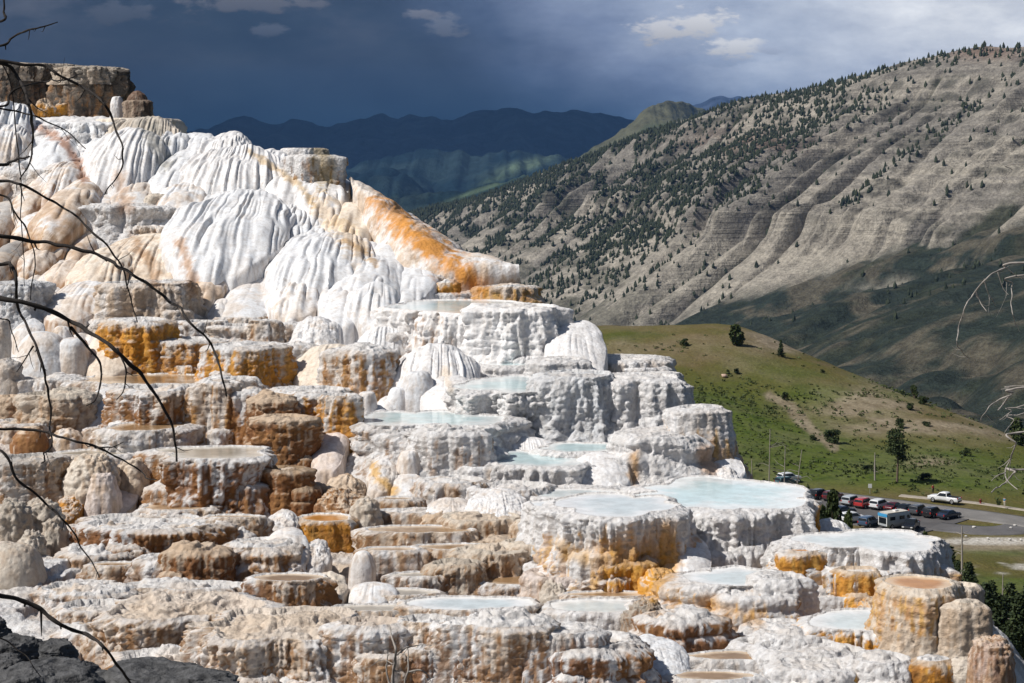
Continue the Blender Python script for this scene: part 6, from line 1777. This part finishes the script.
# storm cloud bank: dark slate to the north west, brightening to pale blue in the north east
cmb = nt.nodes.new('ShaderNodeCombineXYZ'); nt.links.new(az, cmb.inputs[0]); nt.links.new(math_(nt, 'MULTIPLY', el, 2.4), cmb.inputs[1])
v = cmb.outputs[0]
n1 = noise(nt, v, 7.0, 5, 0.55); n2 = noise(nt, v, 16.0, 5, 0.6)
azn = math_(nt, 'ADD', az, math_(nt, 'MULTIPLY', math_(nt, 'SUBTRACT', n1, 0.5), 0.16))
azn = math_(nt, 'ADD', azn, math_(nt, 'MULTIPLY', math_(nt, 'SUBTRACT', el, 0.04), 0.9))
tone = ramp(nt, maprange(nt, azn, -0.30, 0.27), [(0.0, (0.046, 0.058, 0.080)), (0.30, (0.031, 0.046, 0.070)), (0.46, (0.040, 0.058, 0.092)), (0.56, (0.085, 0.12, 0.20)), (0.67, (0.24, 0.30, 0.44)), (0.80, (0.50, 0.57, 0.70)), (1.0, (0.80, 0.84, 0.90))])
low = ramp(nt, maprange(nt, az, -0.30, 0.30), [(0.0, (0.016, 0.036, 0.066)), (0.45, (0.012, 0.036, 0.074)), (0.60, (0.040, 0.085, 0.165)), (0.75, (0.17, 0.25, 0.40)), (1.0, (0.50, 0.57, 0.70))])
c = mix(nt, maprange(nt, el, 0.012, 0.060, smooth=True), low, tone)
# grey billows high in the bank
g = math_(nt, 'MULTIPLY', maprange(nt, n1, 0.46, 0.66, smooth=True), maprange(nt, el, 0.045, 0.075, smooth=True))
g = math_(nt, 'MULTIPLY', g, maprange(nt, az, -0.10, -0.02, 1.0, 0.12))
c = mix(nt, math_(nt, 'MULTIPLY', g, 0.75), c, (0.105, 0.115, 0.145))
n3 = noise(nt, v, 26.0, 6, 0.62)
c = mix(nt, 1.0, c, mix(nt, maprange(nt, n3, 0.3, 0.7), (0.80, 0.82, 0.86), (1.18, 1.16, 1.12)), 'MULTIPLY')
c = mix(nt, 1.0, c, mix(nt, maprange(nt, n2, 0.3, 0.7), (0.86, 0.87, 0.9), (1.14, 1.12, 1.1)), 'MULTIPLY')
g2 = math_(nt, 'MULTIPLY', maprange(nt, n2, 0.52, 0.68, smooth=True), maprange(nt, el, 0.06, 0.085, smooth=True))
g2 = math_(nt, 'MULTIPLY', g2, maprange(nt, az, -0.14, -0.06, 1.0, 0.0))
c = mix(nt, math_(nt, 'MULTIPLY', g2, 0.3), c, (0.15, 0.15, 0.17))
# small fair weather cumulus
def puff(c, px, py, hw, hh, colr, st, ns=55.0, det=5):
    a0 = (px - CX) / FPX; e0 = (HY - py) / FPX
    nn = noise(nt, v, ns, det, 0.62)
    ddx = math_(nt, 'DIVIDE', math_(nt, 'SUBTRACT', az, a0), 1.35 * hw / FPX)
    dde = math_(nt, 'DIVIDE', math_(nt, 'SUBTRACT', el, e0), 1.3 * hh / FPX)
    flat = math_(nt, 'MULTIPLY', maprange(nt, dde, -1.2, 0.0, 1.3, 0.0), 1.0)
    r = math_(nt, 'SQRT', math_(nt, 'ADD', math_(nt, 'MULTIPLY', ddx, ddx), math_(nt, 'MULTIPLY', dde, dde)))
    f = math_(nt, 'SUBTRACT', math_(nt, 'ADD', r, math_(nt, 'MULTIPLY', math_(nt, 'SUBTRACT', nn, 0.5), 3.4)), 0.0)
    f = math_(nt, 'ADD', f, math_(nt, 'MULTIPLY', flat, 0.35))
    k = maprange(nt, f, 1.05, 0.40, smooth=True)
    shade = mix(nt, maprange(nt, dde, -0.9, 0.5), tuple(x * 0.62 for x in colr), colr)
    return mix(nt, math_(nt, 'MULTIPLY', k, st), c, shade)
for a in ((662, 31, 24, 13, (0.72, 0.72, 0.75), 1.0), (700, 27, 26, 14, (0.78, 0.78, 0.80), 1.0), (734, 50, 24, 11, (0.78, 0.79, 0.82), 1.0), (771, 50, 14, 6, (0.48, 0.53, 0.66), 0.6),
          (700, 62, 46, 6, (0.30, 0.38, 0.55), 0.35), (424, 15, 16, 7, (0.20, 0.21, 0.25), 0.9), (448, 28, 20, 11, (0.17, 0.19, 0.24), 0.8), (268, 30, 14, 8, (0.11, 0.125, 0.16), 0.8), (250, 4, 70, 10, (0.16, 0.16, 0.18), 0.8), (120, 14, 34, 12, (0.10, 0.11, 0.135), 0.7)):
    c = puff(c, *a)
bg2 = nt.nodes.new('ShaderNodeBackground'); bg2.inputs['Strength'].default_value = 0.86
nt.links.new(c, bg2.inputs['Color'])
front = math_(nt, 'MULTIPLY', maprange(nt, dy, 0.25, 0.7, smooth=True), maprange(nt, el, 0.35, 0.14, smooth=True))
ms = nt.nodes.new('ShaderNodeMixShader')
nt.links.new(front, ms.inputs[0]); nt.links.new(bg.outputs[0], ms.inputs[1]); nt.links.new(bg2.outputs[0], ms.inputs[2])
nt.links.new(ms.outputs[0], out.inputs['Surface'])

sl = bpy.data.lights.new('sun', 'SUN'); sl.energy = 4.5; sl.angle = R_(0.53); sl.color = (1.0, 0.955, 0.89)
so = link(bpy.data.objects.new('sun', sl)); so.location = SUN * 300
so.rotation_euler = (-SUN).to_track_quat('-Z', 'Y').to_euler()

cam = bpy.data.cameras.new('camera'); co = link(bpy.data.objects.new('camera', cam))
cam.sensor_width = 36.0; cam.lens = 36.0 * FPX / 1024.0
cam.shift_y = -(341.5 - HY) / 1024.0
cam.clip_start = 0.2; cam.clip_end = 60000
co.location = (0, 0, 0); co.rotation_euler = (R_(90), 0, 0)
scene.camera = co
vs = scene.view_settings
vs.view_transform = 'Standard'; vs.look = 'None'; vs.exposure = 0.12; vs.gamma = 1.0; vs.use_curve_mapping = False
scene.cycles.max_bounces = 6; scene.cycles.diffuse_bounces = 3; scene.cycles.glossy_bounces = 2
scene.cycles.volume_bounces = 0
scene.render.resolution_x = 1024; scene.render.resolution_y = 683
